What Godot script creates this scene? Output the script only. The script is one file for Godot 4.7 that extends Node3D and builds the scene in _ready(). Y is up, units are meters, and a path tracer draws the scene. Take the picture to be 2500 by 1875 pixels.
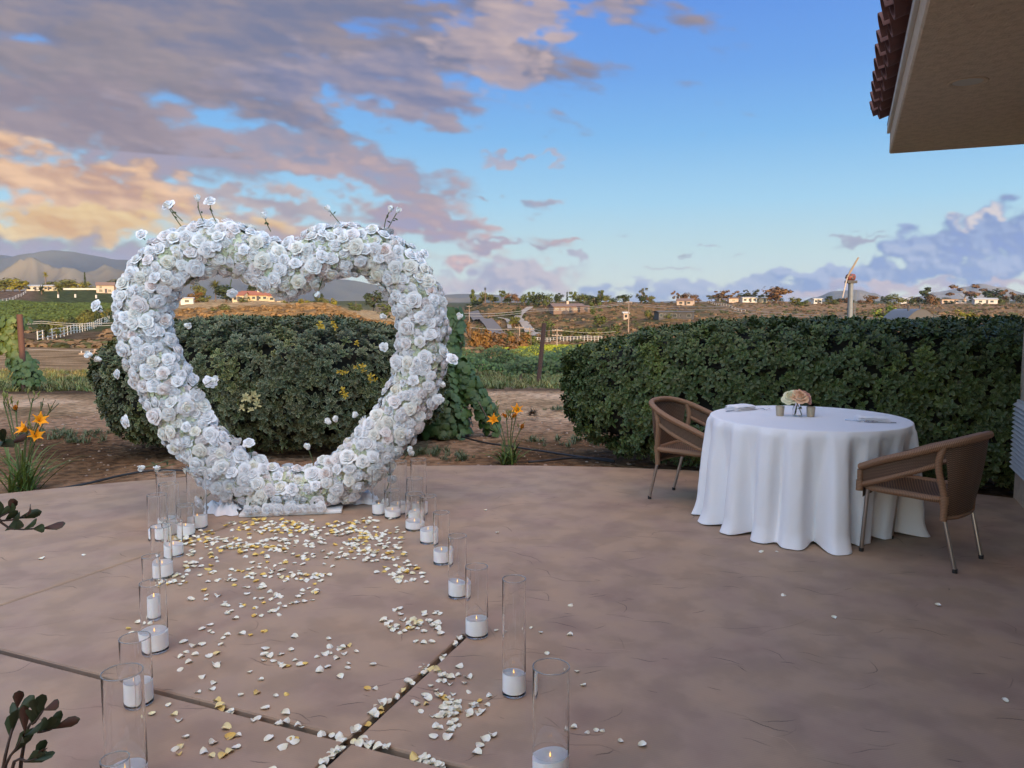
extends Node3D
# An evening patio: a heart arch of white roses, candle cylinders and petals on stamped concrete, a table for two, hedges, and a vineyard valley behind.
const EYE := Vector3(0, 1.55, 0)
const FOCAL := 1900.0
const PITCH := deg_to_rad(5.5)
const SUN_TO := Vector3(0.30, 0.12, 0.95)
const ADDED_GLOW := 9.0

var rng := RandomNumberGenerator.new()
var taken := {}
var noise_a := FastNoiseLite.new()
var noise_b := FastNoiseLite.new()
var M := {}

func _ready() -> void:
	rng.seed = 2024
	# camera, sky, sun, exposure
	var cam := Camera3D.new()
	cam.name = "camera"
	cam.position = EYE
	cam.rotation.x = -PITCH
	cam.fov = rad_to_deg(2.0 * atan(937.5 / FOCAL))
	cam.near = 0.05
	cam.far = 9000.0
	cam.current = true
	add_child(cam)
	var env := Environment.new()
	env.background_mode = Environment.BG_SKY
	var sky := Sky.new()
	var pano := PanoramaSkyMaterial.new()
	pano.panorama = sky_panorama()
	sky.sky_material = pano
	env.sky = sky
	env.tonemap_mode = Environment.TONE_MAPPER_LINEAR
	env.tonemap_exposure = 1.36
	env.background_energy_multiplier = 1.0
	env.sdfgi_enabled = true
	env.ssao_enabled = true
	env.ssil_enabled = true
	env.fog_enabled = true
	env.fog_density = 0.000052
	env.fog_light_color = Color(0.68, 0.77, 0.92)
	var we := WorldEnvironment.new()
	we.name = "world_environment"
	we.environment = env
	add_child(we)
	var sun := DirectionalLight3D.new()
	sun.name = "sun"
	sun.light_energy = 1.6
	sun.light_color = Color(1.0, 0.80, 0.56)
	sun.light_angular_distance = 0.5
	sun.shadow_enabled = true
	add_child(sun)
	sun.look_at_from_position(SUN_TO * 50.0, Vector3.ZERO)
	# structure, then things, then small details
	make_materials()
	prepare_land()
	make_land()
	make_mountains()
	make_patio()
	make_house()
	make_hedges()
	make_heart()
	make_table()
	make_candles()
	make_near_vines()
	make_trees()
	make_houses()
	make_poles()
	make_small_plants()
	make_petals()

class MB:
	var v := PackedVector3Array()
	var uv := PackedVector2Array()
	var c := PackedColorArray()
	var i := PackedInt32Array()
	func vert(p: Vector3, t := Vector2.ZERO, col := Color.WHITE) -> int:
		v.append(p); uv.append(t); c.append(col)
		return v.size() - 1
	func tri(a: int, b: int, d: int) -> void:
		i.append(a); i.append(b); i.append(d)
	func quad(a: int, b: int, d: int, e: int) -> void:
		tri(a, b, d); tri(a, d, e)
	func face(p: Array, col := Color.WHITE) -> void:
		# a flat polygon with vertices of its own, clockwise seen from outside
		var s := v.size()
		for k in p.size():
			vert(p[k], Vector2.ZERO, col)
		for k in range(1, p.size() - 1):
			tri(s, s + k, s + k + 1)
	func done() -> ArrayMesh:
		var n := PackedVector3Array()
		n.resize(v.size())
		for k in range(0, i.size(), 3):
			var a := i[k]; var b := i[k + 1]; var d := i[k + 2]
			var f := (v[d] - v[a]).cross(v[b] - v[a])
			n[a] += f; n[b] += f; n[d] += f
		for k in n.size():
			n[k] = n[k].normalized() if n[k].length_squared() > 1e-20 else Vector3.UP
		var arr := []
		arr.resize(Mesh.ARRAY_MAX)
		arr[Mesh.ARRAY_VERTEX] = v
		arr[Mesh.ARRAY_NORMAL] = n
		arr[Mesh.ARRAY_TEX_UV] = uv
		arr[Mesh.ARRAY_COLOR] = c
		arr[Mesh.ARRAY_INDEX] = i
		var m := ArrayMesh.new()
		m.add_surface_from_arrays(Mesh.PRIMITIVE_TRIANGLES, arr)
		return m

# ---------- shapes
func tube(mb: MB, pts: Array, radius, sides := 8, closed := false, col := Color.WHITE, cap := true) -> void:
	var n := pts.size()
	var up := Vector3.UP
	var first := mb.v.size()
	var long := 0.0
	var t0: Vector3 = (pts[1] - pts[0]).normalized()
	if absf(t0.y) > 0.9:
		up = Vector3.RIGHT
	var side := t0.cross(up).normalized()
	for k in n:
		var a: Vector3 = pts[(k - 1 + n) % n] if closed else pts[maxi(k - 1, 0)]
		var b: Vector3 = pts[(k + 1) % n] if closed else pts[mini(k + 1, n - 1)]
		var t := (b - a).normalized()
		side = (side - t * side.dot(t)).normalized()
		var other := t.cross(side)
		var r: float = radius[k] if radius is Array else radius
		if k > 0:
			long += pts[k].distance_to(pts[k - 1])
		for s in sides + 1:
			var an := TAU * s / sides
			mb.vert(pts[k] + (side * cos(an) + other * sin(an)) * r, Vector2(float(s) / sides, long), col)
	var w := sides + 1
	for k in (n if closed else n - 1):
		for s in sides:
			var p := first + k * w + s
			var q := first + ((k + 1) % n) * w + s
			mb.quad(p, p + 1, q + 1, q)
	if cap and not closed:
		for e in 2:
			var base := first + (0 if e == 0 else (n - 1) * w)
			var mid := mb.vert(pts[0] if e == 0 else pts[n - 1], Vector2.ZERO, col)
			var ring := []
			for s in sides:
				ring.append(mb.vert(mb.v[base + s], Vector2.ZERO, col))
			for s in sides:
				if e == 0:
					mb.tri(mid, ring[(s + 1) % sides], ring[s])
				else:
					mb.tri(mid, ring[s], ring[(s + 1) % sides])

func lathe(mb: MB, prof: Array, sides := 24, at := Vector3.ZERO, col := Color.WHITE) -> void:
	# prof: Vector2(radius, height), outside to the right when walking up
	var first := mb.v.size()
	for k in prof.size():
		for s in sides + 1:
			var an := TAU * s / sides
			mb.vert(at + Vector3(prof[k].x * cos(an), prof[k].y, prof[k].x * sin(an)), Vector2(float(s) / sides, float(k) / prof.size()), col)
	var w := sides + 1
	for k in prof.size() - 1:
		for s in sides:
			var p := first + k * w + s
			mb.quad(p, p + 1, p + w + 1, p + w)

func box(mb: MB, xf: Transform3D, size: Vector3, bevel := 0.0, col := Color.WHITE) -> void:
	var h := size / 2.0
	var b := minf(bevel, minf(h.x, minf(h.y, h.z)) * 0.45)
	if b <= 0.0:
		for ax in 3:
			for sg in [-1.0, 1.0]:
				var p := []
				for q in [[-1, -1], [-1, 1], [1, 1], [1, -1]]:
					var w := Vector3.ZERO
					w[ax] = sg * h[ax]
					w[(ax + 1) % 3] = q[0] * h[(ax + 1) % 3]
					w[(ax + 2) % 3] = q[1] * h[(ax + 2) % 3]
					p.append(xf * w)
				if sg < 0:
					p.reverse()
				mb.face(p, col)
		return
	var i := h - Vector3(b, b, b)
	for ax in 3:
		var a1 := (ax + 1) % 3
		var a2 := (ax + 2) % 3
		for sg in [-1.0, 1.0]:
			var p := []
			for q in [[-1, -1], [-1, 1], [1, 1], [1, -1]]:
				var w := Vector3.ZERO
				w[ax] = sg * h[ax]; w[a1] = q[0] * i[a1]; w[a2] = q[1] * i[a2]
				p.append(xf * w)
			if sg < 0:
				p.reverse()
			mb.face(p, col)
		for s1 in [-1.0, 1.0]:
			for s2 in [-1.0, 1.0]:
				var p := []
				for e in [[0, -1], [0, 1], [1, 1], [1, -1]]:
					var w := Vector3.ZERO
					w[ax] = e[1] * i[ax]
					w[a1] = s1 * (h[a1] if e[0] == 0 else i[a1])
					w[a2] = s2 * (i[a2] if e[0] == 0 else h[a2])
					p.append(xf * w)
				if s1 * s2 < 0:
					p.reverse()
				mb.face(p, col)
	for sx in [-1.0, 1.0]:
		for sy in [-1.0, 1.0]:
			for sz in [-1.0, 1.0]:
				var p := [xf * Vector3(sx * h.x, sy * i.y, sz * i.z), xf * Vector3(sx * i.x, sy * h.y, sz * i.z), xf * Vector3(sx * i.x, sy * i.y, sz * h.z)]
				if sx * sy * sz > 0:
					p.reverse()
				mb.face(p, col)

func at(p: Vector3, yaw := 0.0) -> Transform3D:
	return Transform3D(Basis(Vector3.UP, yaw), p)

func grid(mb: MB, nu: int, nv: int, f: Callable, flip := false) -> void:
	# f(u, v) gives a position, or [position, uv, colour]
	var first := mb.v.size()
	for b in nv + 1:
		for a in nu + 1:
			var r = f.call(float(a) / nu, float(b) / nv)
			if r is Array:
				mb.vert(r[0], r[1], r[2])
			else:
				mb.vert(r, Vector2(float(a) / nu, float(b) / nv))
	for b in nv:
		for a in nu:
			var p := first + b * (nu + 1) + a
			var q := p + nu + 1
			if flip:
				mb.quad(p, p + 1, q + 1, q)
			else:
				mb.quad(p, q, q + 1, p + 1)

func spline(ctrl: Array, n: int, closed := false) -> Array:
	var out := []
	var m := ctrl.size()
	var spans := m if closed else m - 1
	for s in n + (0 if closed else 1):
		var t := float(s) / n * spans
		var k := mini(int(t), spans - 1)
		var f := t - k
		var a: Vector3 = ctrl[(k - 1 + m) % m] if closed else ctrl[maxi(k - 1, 0)]
		var b: Vector3 = ctrl[k % m]
		var c: Vector3 = ctrl[(k + 1) % m] if closed else ctrl[mini(k + 1, m - 1)]
		var d: Vector3 = ctrl[(k + 2) % m] if closed else ctrl[mini(k + 2, m - 1)]
		out.append(b.cubic_interpolate(c, a, d, f))
	return out

# ---------- nodes
func numbered(called: String) -> String:
	var n: int = taken.get(called, 0)
	taken[called] = n + 1
	return called if n == 0 else "%s_%03d" % [called, n]

func tag(o: Node3D, label: String, category := "", group := "", kind := "") -> Node3D:
	if label: o.set_meta("label", label)
	if category: o.set_meta("category", category)
	if group: o.set_meta("group", group)
	if kind: o.set_meta("kind", kind)
	return o

func thing(called: String, label: String, category: String, where := Vector3.ZERO, yaw := 0.0, group := "") -> Node3D:
	var o := Node3D.new()
	o.name = numbered(called)
	add_child(o)
	o.position = where
	o.rotation.y = yaw
	return tag(o, label, category, group)

func obj(called: String, mesh: Mesh, mat: Material, parent: Node3D = null) -> MeshInstance3D:
	var o := MeshInstance3D.new()
	o.mesh = mesh
	o.material_override = mat
	if parent == null:
		o.name = numbered(called)
		add_child(o)
	else:
		var key := str(parent.get_instance_id()) + called
		var n: int = taken.get(key, 0)
		taken[key] = n + 1
		o.name = called if n == 0 else "%s_%03d" % [called, n]
		parent.add_child(o)
	return o

func many(called: String, mesh: Mesh, mat: Material, where: Array, tints: Array, parent: Node3D = null) -> MultiMeshInstance3D:
	var mm := MultiMesh.new()
	mm.transform_format = MultiMesh.TRANSFORM_3D
	mm.use_colors = tints.size() > 0
	mm.mesh = mesh
	mm.instance_count = where.size()
	for k in where.size():
		mm.set_instance_transform(k, where[k])
		if tints.size():
			mm.set_instance_color(k, tints[k])
	var o := MultiMeshInstance3D.new()
	o.multimesh = mm
	o.material_override = mat
	o.set_meta("kind", "stuff")
	if parent == null:
		o.name = numbered(called)
		add_child(o)
	else:
		o.name = called
		parent.add_child(o, true)
	return o

# ---------- measures: a pixel of the photograph (2500 wide) to a place
func ray(px: float, py: float) -> Vector3:
	var u := (px - 1250.0) / FOCAL
	var v := (937.5 - py) / FOCAL
	return Vector3(u, v * cos(PITCH) - sin(PITCH), -v * sin(PITCH) - cos(PITCH))

func spot(px: float, py: float, y := 0.0) -> Vector3:
	var d := ray(px, py)
	return EYE + d * ((y - EYE.y) / d.y)

func slope_of(py: float) -> float:
	var v := (937.5 - py) / FOCAL
	return (v * cos(PITCH) - sin(PITCH)) / (cos(PITCH) + v * sin(PITCH))

func height_of(where: Vector3, py: float) -> float:
	return EYE.y - where.z * slope_of(py)

func rf(a: float, b: float) -> float:
	return rng.randf_range(a, b)

func pick(a: Array):
	return a[rng.randi() % a.size()]

# ---------- materials
func lin(r: float, g: float, b: float) -> Color:
	return Color(r, g, b).linear_to_srgb()

func mat(called: String, col: Color, rough := 0.8, metal := 0.0) -> StandardMaterial3D:
	var m := StandardMaterial3D.new()
	m.resource_name = called
	m.albedo_color = col
	m.roughness = rough
	m.metallic = metal
	M[called] = m
	return m

func ntex(size: int, freq: float, kind: int, oct: int, ramp: Array, sd := 1, stretch := Vector2.ONE) -> ImageTexture:
	# a seamless noise picture through a ramp of [offset, colour]
	var n := FastNoiseLite.new()
	n.seed = sd
	n.noise_type = kind
	n.frequency = freq
	n.fractal_octaves = oct
	var im := n.get_seamless_image(size, size)
	if stretch != Vector2.ONE:
		var small := im.duplicate()
		small.resize(int(size / stretch.x), int(size / stretch.y), Image.INTERPOLATE_LANCZOS)
		var wide := Image.create(size, size, false, im.get_format())
		for y in range(0, size, small.get_height()):
			for x in range(0, size, small.get_width()):
				wide.blit_rect(small, Rect2i(0, 0, small.get_width(), small.get_height()), Vector2i(x, y))
		im = wide
	var g := Gradient.new()
	var offs := PackedFloat32Array()
	var cols := PackedColorArray()
	for r in ramp:
		offs.append(r[0]); cols.append(r[1])
	g.offsets = offs
	g.colors = cols
	var lut := []
	for k in 256:
		lut.append(g.sample(k / 255.0))
	var data := im.get_data()
	var out := PackedByteArray()
	out.resize(size * size * 3)
	for k in size * size:
		var c: Color = lut[data[k]]
		out[k * 3] = c.r8; out[k * 3 + 1] = c.g8; out[k * 3 + 2] = c.b8
	return ImageTexture.create_from_image(Image.create_from_data(size, size, false, Image.FORMAT_RGB8, out))

func tri(m: StandardMaterial3D, scale: float) -> StandardMaterial3D:
	m.uv1_triplanar = true
	m.uv1_world_triplanar = true
	m.uv1_scale = Vector3.ONE * scale
	return m

func relief(m: StandardMaterial3D, t: Texture2D, cm: float) -> StandardMaterial3D:
	m.heightmap_enabled = true
	m.heightmap_texture = t
	m.heightmap_scale = cm
	return m

func scratches(size: int) -> ImageTexture:
	# faint mottling and grit, with short thin creases of the stamp running mostly one way
	var b := FastNoiseLite.new()
	b.noise_type = FastNoiseLite.TYPE_SIMPLEX
	b.frequency = 0.006
	b.fractal_octaves = 6
	b.seed = 8
	var db := b.get_seamless_image(size, size).get_data()
	var g := PackedFloat32Array()
	g.resize(size * size)
	for k in size * size:
		g[k] = 0.885 + 0.07 * smoothstep(0.2, 0.7, db[k] / 255.0) + 0.045 * (((k * 7919) % 4093) / 4093.0)
	var r := RandomNumberGenerator.new()
	r.seed = 31
	for k in 330:
		var p := Vector2(r.randf(), r.randf()) * size
		var an := r.randfn(0.15, 0.32)
		var bend := r.randfn(0.0, 0.005)
		var n := int(r.randf_range(10, 90) * (2.2 if k % 17 == 0 else 1.0))
		var dark := r.randf_range(0.08, 0.42) * (-0.35 if k % 6 == 0 else 1.0)
		for j in n:
			an += bend + r.randfn(0.0, 0.07)
			p += Vector2(cos(an), sin(an))
			var fade := sin(PI * (j + 0.5) / n)
			for q in [[0, 0, 1.0], [0, 1, 0.55], [1, 0, 0.3], [0, -1, 0.25]]:
				var at_k := posmod(int(p.y) + q[1], size) * size + posmod(int(p.x) + q[0], size)
				g[at_k] *= 1.0 - dark * fade * q[2]
	var out := PackedByteArray()
	out.resize(size * size * 3)
	for k in size * size:
		var c := int(clampf(g[k], 0.0, 1.0) * 255.0)
		out[k * 3] = c; out[k * 3 + 1] = c; out[k * 3 + 2] = c
	return ImageTexture.create_from_image(Image.create_from_data(size, size, false, Image.FORMAT_RGB8, out))

func gray(a: float) -> Color:
	return Color(a, a, a)

func make_materials() -> void:
	var m: StandardMaterial3D
	# stamped concrete
	m = tri(mat("concrete", lin(0.455, 0.318, 0.226), 0.6), 0.37)
	m.albedo_texture = ntex(1024, 0.0055, FastNoiseLite.TYPE_SIMPLEX_SMOOTH, 6, [[0.0, Color(0.90, 0.88, 0.90)], [0.35, Color(0.945, 0.94, 0.95)], [0.62, Color(0.97, 0.965, 0.95)], [1.0, Color(1.0, 0.98, 0.95)]], 5)
	relief(m, ntex(1024, 0.009, FastNoiseLite.TYPE_SIMPLEX_SMOOTH, 7, [[0.0, gray(0)], [0.40, gray(0.50)], [0.46, gray(0.60)], [0.56, gray(0.63)], [1.0, gray(0.9)]], 9), 0.25)
	m.detail_enabled = true
	m.detail_blend_mode = BaseMaterial3D.BLEND_MODE_MUL
	m.detail_uv_layer = BaseMaterial3D.DETAIL_UV_2
	m.uv2_triplanar = true
	m.uv2_world_triplanar = true
	m.uv2_scale = Vector3(0.27, 0.27, 0.27)
	m.detail_albedo = scratches(1536)
	m.metallic_specular = 0.4
	mat("joint", lin(0.11, 0.085, 0.07), 0.95)
	# earth and land
	m = tri(mat("land", Color.WHITE, 0.95), 0.42)
	m.vertex_color_use_as_albedo = true
	m.albedo_texture = ntex(1024, 0.012, FastNoiseLite.TYPE_SIMPLEX, 6, [[0.0, gray(0.55)], [0.4, gray(0.83)], [0.6, gray(0.93)], [1.0, gray(1.0)]], 31)
	relief(m, ntex(512, 0.02, FastNoiseLite.TYPE_SIMPLEX, 6, [[0.0, gray(0)], [1.0, gray(1)]], 33), 5.0)
	m.detail_enabled = true
	m.detail_blend_mode = BaseMaterial3D.BLEND_MODE_MUL
	m.detail_uv_layer = BaseMaterial3D.DETAIL_UV_2
	m.uv2_triplanar = true
	m.uv2_world_triplanar = true
	m.uv2_scale = Vector3.ONE * 0.023
	m.detail_albedo = ntex(1024, 0.01, FastNoiseLite.TYPE_SIMPLEX, 7, [[0.0, Color(0.5, 0.48, 0.42)], [0.45, Color(0.86, 0.84, 0.8)], [0.6, Color(0.97, 0.97, 0.97)], [1.0, Color(1, 1, 1)]], 35)
	m.metallic_specular = 0.2
	m = mat("mountain", Color.WHITE, 1.0)
	m.vertex_color_use_as_albedo = true
	m.metallic_specular = 0.0
	# foliage: vertex colours carry the leaf's own colours, copies tint it
	for f in ["leaf", "vine_leaf", "tree_leaf", "blade"]:
		m = mat(f, Color.WHITE, 0.5 if f != "tree_leaf" else 0.8)
		m.vertex_color_use_as_albedo = true
		m.backlight_enabled = true
		m.backlight = Color(0.3, 0.34, 0.12)
		m.metallic_specular = 0.45 if f != "tree_leaf" else 0.2
	mat("painted_shade", lin(0.012, 0.012, 0.008), 1.0)  # shade put into the colour, for the hull inside the hedges
	mat("bark", lin(0.14, 0.10, 0.075), 0.95)
	mat("bark_pale", lin(0.32, 0.27, 0.22), 0.95)
	# flowers
	m = mat("rose", Color.WHITE, 0.65)
	m.vertex_color_use_as_albedo = true
	m.backlight_enabled = true
	m.backlight = Color(0.26, 0.25, 0.24)
	m.metallic_specular = 0.3
	m = mat("floret", Color.WHITE, 0.7)
	m.vertex_color_use_as_albedo = true
	m.backlight_enabled = true
	m.backlight = Color(0.4, 0.4, 0.34)
	mat("rose_core", lin(0.72, 0.72, 0.62), 0.9)
	mat("stem_green", lin(0.07, 0.11, 0.035), 0.6)
	mat("white_paint", lin(0.78, 0.78, 0.78), 0.5)
	# cloth
	m = mat("linen", lin(0.84, 0.84, 0.87), 0.9)
	tri(m, 9.0)
	relief(m, ntex(512, 0.09, FastNoiseLite.TYPE_SIMPLEX, 3, [[0.0, gray(0)], [1.0, gray(1)]], 41), 0.05)
	m.rim_enabled = true
	m.rim = 0.25
	m.metallic_specular = 0.2
	# glass, wax
	m = mat("glass", Color(1.0, 1.0, 1.0, 0.0), 0.01)
	m.refraction_enabled = true
	m.refraction_scale = 0.05
	m.metallic_specular = 0.5
	m = mat("glass_rim", Color(0.66, 0.70, 0.70, 0.30), 0.05)
	m.transparency = BaseMaterial3D.TRANSPARENCY_ALPHA
	m = tri(mat("sand_wax", lin(0.90, 0.90, 0.90), 0.75), 6.0)
	m.clearcoat_enabled = true
	m.clearcoat = 0.35
	m.clearcoat_roughness = 0.05
	relief(m, ntex(512, 0.16, FastNoiseLite.TYPE_SIMPLEX, 3, [[0.0, gray(0)], [1.0, gray(1)]], 43), 0.12)
	m.subsurf_scatter_enabled = true
	m.subsurf_scatter_strength = 0.15
	m = mat("flame", lin(1.0, 0.62, 0.22), 0.8)
	m.emission_enabled = true
	m.emission = Color(1.0, 0.72, 0.36)
	m.emission_energy_multiplier = 1.7
	mat("wick", lin(0.05, 0.04, 0.03), 0.9)
	# rattan: rings round the canes, weave on the panels
	var rings := Image.create(8, 64, false, Image.FORMAT_RGB8)
	for y in 64:
		var t := absf(sin(PI * y / 16.0))
		for x in 8:
			rings.set_pixel(x, y, gray(0.45 + 0.55 * sqrt(t)))
	var ringt := ImageTexture.create_from_image(rings)
	m = mat("cane", lin(0.34, 0.185, 0.10), 0.55)
	m.uv1_scale = Vector3(1, 28, 1)
	m.albedo_texture = ringt
	relief(m, ringt, 0.35)
	var weave := Image.create(64, 64, false, Image.FORMAT_RGB8)
	for y in 64:
		for x in 64:
			var row := int(y / 8.0)
			var s := sin(TAU * (x / 32.0) + (PI if row % 2 == 0 else 0.0))
			var across := 1.0 - pow(absf((y % 8) - 3.5) / 4.0, 2.0)
			var h := clampf(across * (0.62 + 0.38 * s), 0.0, 1.0)
			weave.set_pixel(x, y, gray(0.22 + 0.78 * h))
	var weavet := ImageTexture.create_from_image(weave)
	m = mat("weave", lin(0.40, 0.225, 0.13), 0.6)
	m.uv1_scale = Vector3(1, 1, 1)
	m.albedo_texture = weavet
	relief(m, weavet, 0.4)
	mat("steel", Color(0.72, 0.70, 0.68), 0.28, 1.0)
	mat("cutlery", Color(0.75, 0.75, 0.78), 0.18, 1.0)
	mat("foot_black", lin(0.02, 0.02, 0.02), 0.7)
	# house
	m = tri(mat("stucco", lin(0.56, 0.455, 0.33), 0.95), 1.7)
	m.albedo_texture = ntex(512, 0.012, FastNoiseLite.TYPE_SIMPLEX, 6, [[0.0, gray(0.88)], [0.5, gray(0.96)], [1.0, gray(1.0)]], 51)
	relief(m, ntex(512, 0.05, FastNoiseLite.TYPE_SIMPLEX, 4, [[0.0, gray(0)], [1.0, gray(1)]], 52), 0.5)
	m = mat("clay", lin(0.12, 0.05, 0.042), 0.8)
	relief(tri(m, 3.0), ntex(256, 0.03, FastNoiseLite.TYPE_SIMPLEX, 5, [[0.0, gray(0)], [1.0, gray(1)]], 53), 0.3)
	m = mat("clay_old", lin(0.13, 0.055, 0.045), 0.85)
	mat("drip_metal", lin(0.50, 0.49, 0.46), 0.5)
	mat("vent_white", lin(0.55, 0.55, 0.53), 0.6)
	mat("lens_frosted", lin(0.35, 0.35, 0.32), 0.4)
	mat("rust", lin(0.085, 0.04, 0.03), 0.85)
	mat("hose", lin(0.015, 0.015, 0.017), 0.5)
	# valley
	mat("plaster_white", lin(0.48, 0.47, 0.45), 0.9)
	mat("plaster_cream", lin(0.46, 0.38, 0.25), 0.9)
	mat("plaster_pink", lin(0.42, 0.33, 0.27), 0.9)
	mat("timber_brown", lin(0.16, 0.11, 0.085), 0.9)
	mat("timber_dark", lin(0.06, 0.06, 0.065), 0.9)
	mat("roof_brown", lin(0.16, 0.105, 0.085), 0.9)
	mat("roof_red", lin(0.25, 0.09, 0.055), 0.9)
	mat("roof_dark", lin(0.07, 0.07, 0.075), 0.85)
	mat("roof_pale", lin(0.38, 0.38, 0.375), 0.7)
	mat("window_dark", lin(0.025, 0.03, 0.035), 0.15)
	mat("asphalt", lin(0.11, 0.10, 0.10), 0.95)
	mat("road_pale", lin(0.25, 0.215, 0.185), 0.95)
	mat("pole_wood", lin(0.26, 0.20, 0.16), 0.95)
	mat("wire", lin(0.42, 0.40, 0.38), 0.4)
	mat("galvanised", lin(0.14, 0.16, 0.185), 0.6, 0.2)
	mat("engine_red", lin(0.15, 0.035, 0.03), 0.6)
	mat("blade_paint", lin(0.33, 0.28, 0.24), 0.6)
	m = mat("votive", lin(0.50, 0.42, 0.30), 0.35, 0.25)
	relief(tri(m, 14.0), ntex(256, 0.05, FastNoiseLite.TYPE_CELLULAR, 3, [[0.0, gray(0)], [1.0, gray(1)]], 61), 0.4)

# ---------- sky
# each cloud: centre, half widths (in thousandths of the photo's height plane), turn, softness, thickness, shaded colour, lit colour
var CLOUDS := [
	[330, 40, 1040, 262, 2, 0.42, 1.0, 0x7b819f, 0x9e949f],
	[60, 190, 520, 240, 6, 0.55, 0.8, 0x918890, 0xa3979d],
	[820, 185, 350, 88, 9, 0.5, 1.0, 0x7a83a8, 0xb0a4b0],
	[1090, 170, 95, 48, 18, 0.6, 0.9, 0xa79dad, 0xd6bdb8],
	[1120, 52, 230, 66, -4, 0.4, 0.95, 0x9b95a8, 0xcdb8b8],
	[180, 265, 620, 118, 9, 0.55, 1.0, 0x928896, 0xa899a0],
	[640, 330, 440, 62, 14, 0.55, 0.95, 0x9097b3, 0xb3a3ac],
	[840, 405, 290, 40, 13, 0.6, 0.95, 0x9c93a4, 0xcdb3b2],
	[560, 440, 420, 40, 6, 0.6, 0.9, 0xa89ba6, 0xd9bfb3],
	[960, 490, 250, 42, 6, 0.5, 1.0, 0x968fa5, 0xd3b5b2],
	[1085, 527, 110, 10, -2, 0.7, 0.9, 0x8f8ea6, 0xb9a8b4],
	[620, 535, 420, 52, 4, 0.55, 0.95, 0xab99a0, 0xdcbaa8],
	[90, 312, 80, 22, 6, 0.9, 0.75, 0xa9cdee, 0xc3def2],
	[130, 402, 400, 96, 14, 0.5, 1.0, 0xc49a84, 0xffd2a6],
	[170, 478, 400, 56, 3, 0.5, 1.0, 0xe4b274, 0xffe0a2],
	[110, 560, 480, 56, 2, 0.6, 1.0, 0x8c848c, 0xa5979a],
	[1060, 604, 230, 40, -3, 0.6, 0.9, 0xa7a6bf, 0xcfc2c8],
	[1010, 560, 60, 26, -25, 0.6, 0.95, 0xbda3ac, 0xe9c0b2],
	[1560, 628, 470, 30, -3, 0.5, 0.95, 0x93a9d0, 0xb9c4dc],
	[2190, 520, 330, 92, -13, 0.30, 1.0, 0x6f8bbf, 0x9cb2da],
	[1950, 592, 330, 44, -6, 0.35, 1.0, 0x7c99c8, 0xb0c0de],
	[2020, 622, 330, 18, -2, 0.6, 0.9, 0xaeaac4, 0xddc8c4],
	[2110, 466, 70, 16, -18, 0.7, 0.9, 0xa7b2d6, 0xeee2dc],
	[1860, 517, 80, 7, -1, 0.8, 0.85, 0x8d94b4, 0xa9a6bb],
	[1885, 495, 50, 5, 2, 0.8, 0.8, 0x8f9abb, 0xaab0c4],
	[1470, 572, 110, 8, -4, 0.8, 0.9, 0x8e8fa8, 0xb6a8b6],
	[1590, 563, 50, 6, -4, 0.8, 0.8, 0x9d9cb2, 0xb6a8b6],
	[1095, 345, 66, 12, -3, 0.8, 0.75, 0x93a0c0, 0xcbb4b8],
	[1190, 340, 50, 8, 6, 0.8, 0.6, 0xa3b0cc, 0xcbb4b8],
	[1040, 425, 46, 9, 2, 0.8, 0.9, 0xa097a8, 0xc9aeb0],
	[1168, 450, 46, 14, -6, 0.8, 0.85, 0x93a0bd, 0xd2b2b2],
	[1220, 513, 44, 8, 2, 0.8, 0.9, 0xb29fac, 0xdab7b0],
	[1325, 515, 20, 5, -6, 0.8, 0.7, 0x9fabc4, 0xb9bccc],
	[1250, 562, 22, 8, -25, 0.8, 0.8, 0x9aa0b8, 0xb9b4c4],
	[1530, 531, 22, 4, 0, 0.8, 0.8, 0x9aa0b8, 0xb9b4c4],
]
var cloud_list := []
var sky_rows := []
var sky_wide := 0
var sky_from := 0
var sky_per := 1.0
var sky_noise := FastNoiseLite.new()
var sky_warp := FastNoiseLite.new()

func blue_at(el: float) -> Color:
	# clear evening air by height above the horizon, in degrees (linear)
	var stops := [[0.0, 0xe4e9de], [1.5, 0xdfebdf], [4.0, 0xcdeaea], [7.5, 0xacdffb], [12.0, 0x85c4fa], [16.0, 0x71adf6], [21.0, 0x639bf1], [50.0, 0x5c8dd8], [90.0, 0x5283d0]]
	for k in stops.size() - 1:
		if el <= stops[k + 1][0]:
			var t: float = clampf((el - stops[k][0]) / (stops[k + 1][0] - stops[k][0]), 0.0, 1.0)
			return Color.hex((stops[k][1] << 8) | 255).srgb_to_linear().lerp(Color.hex((stops[k + 1][1] << 8) | 255).srgb_to_linear(), t)
	return Color.hex((stops[-1][1] << 8) | 255).srgb_to_linear()

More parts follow.
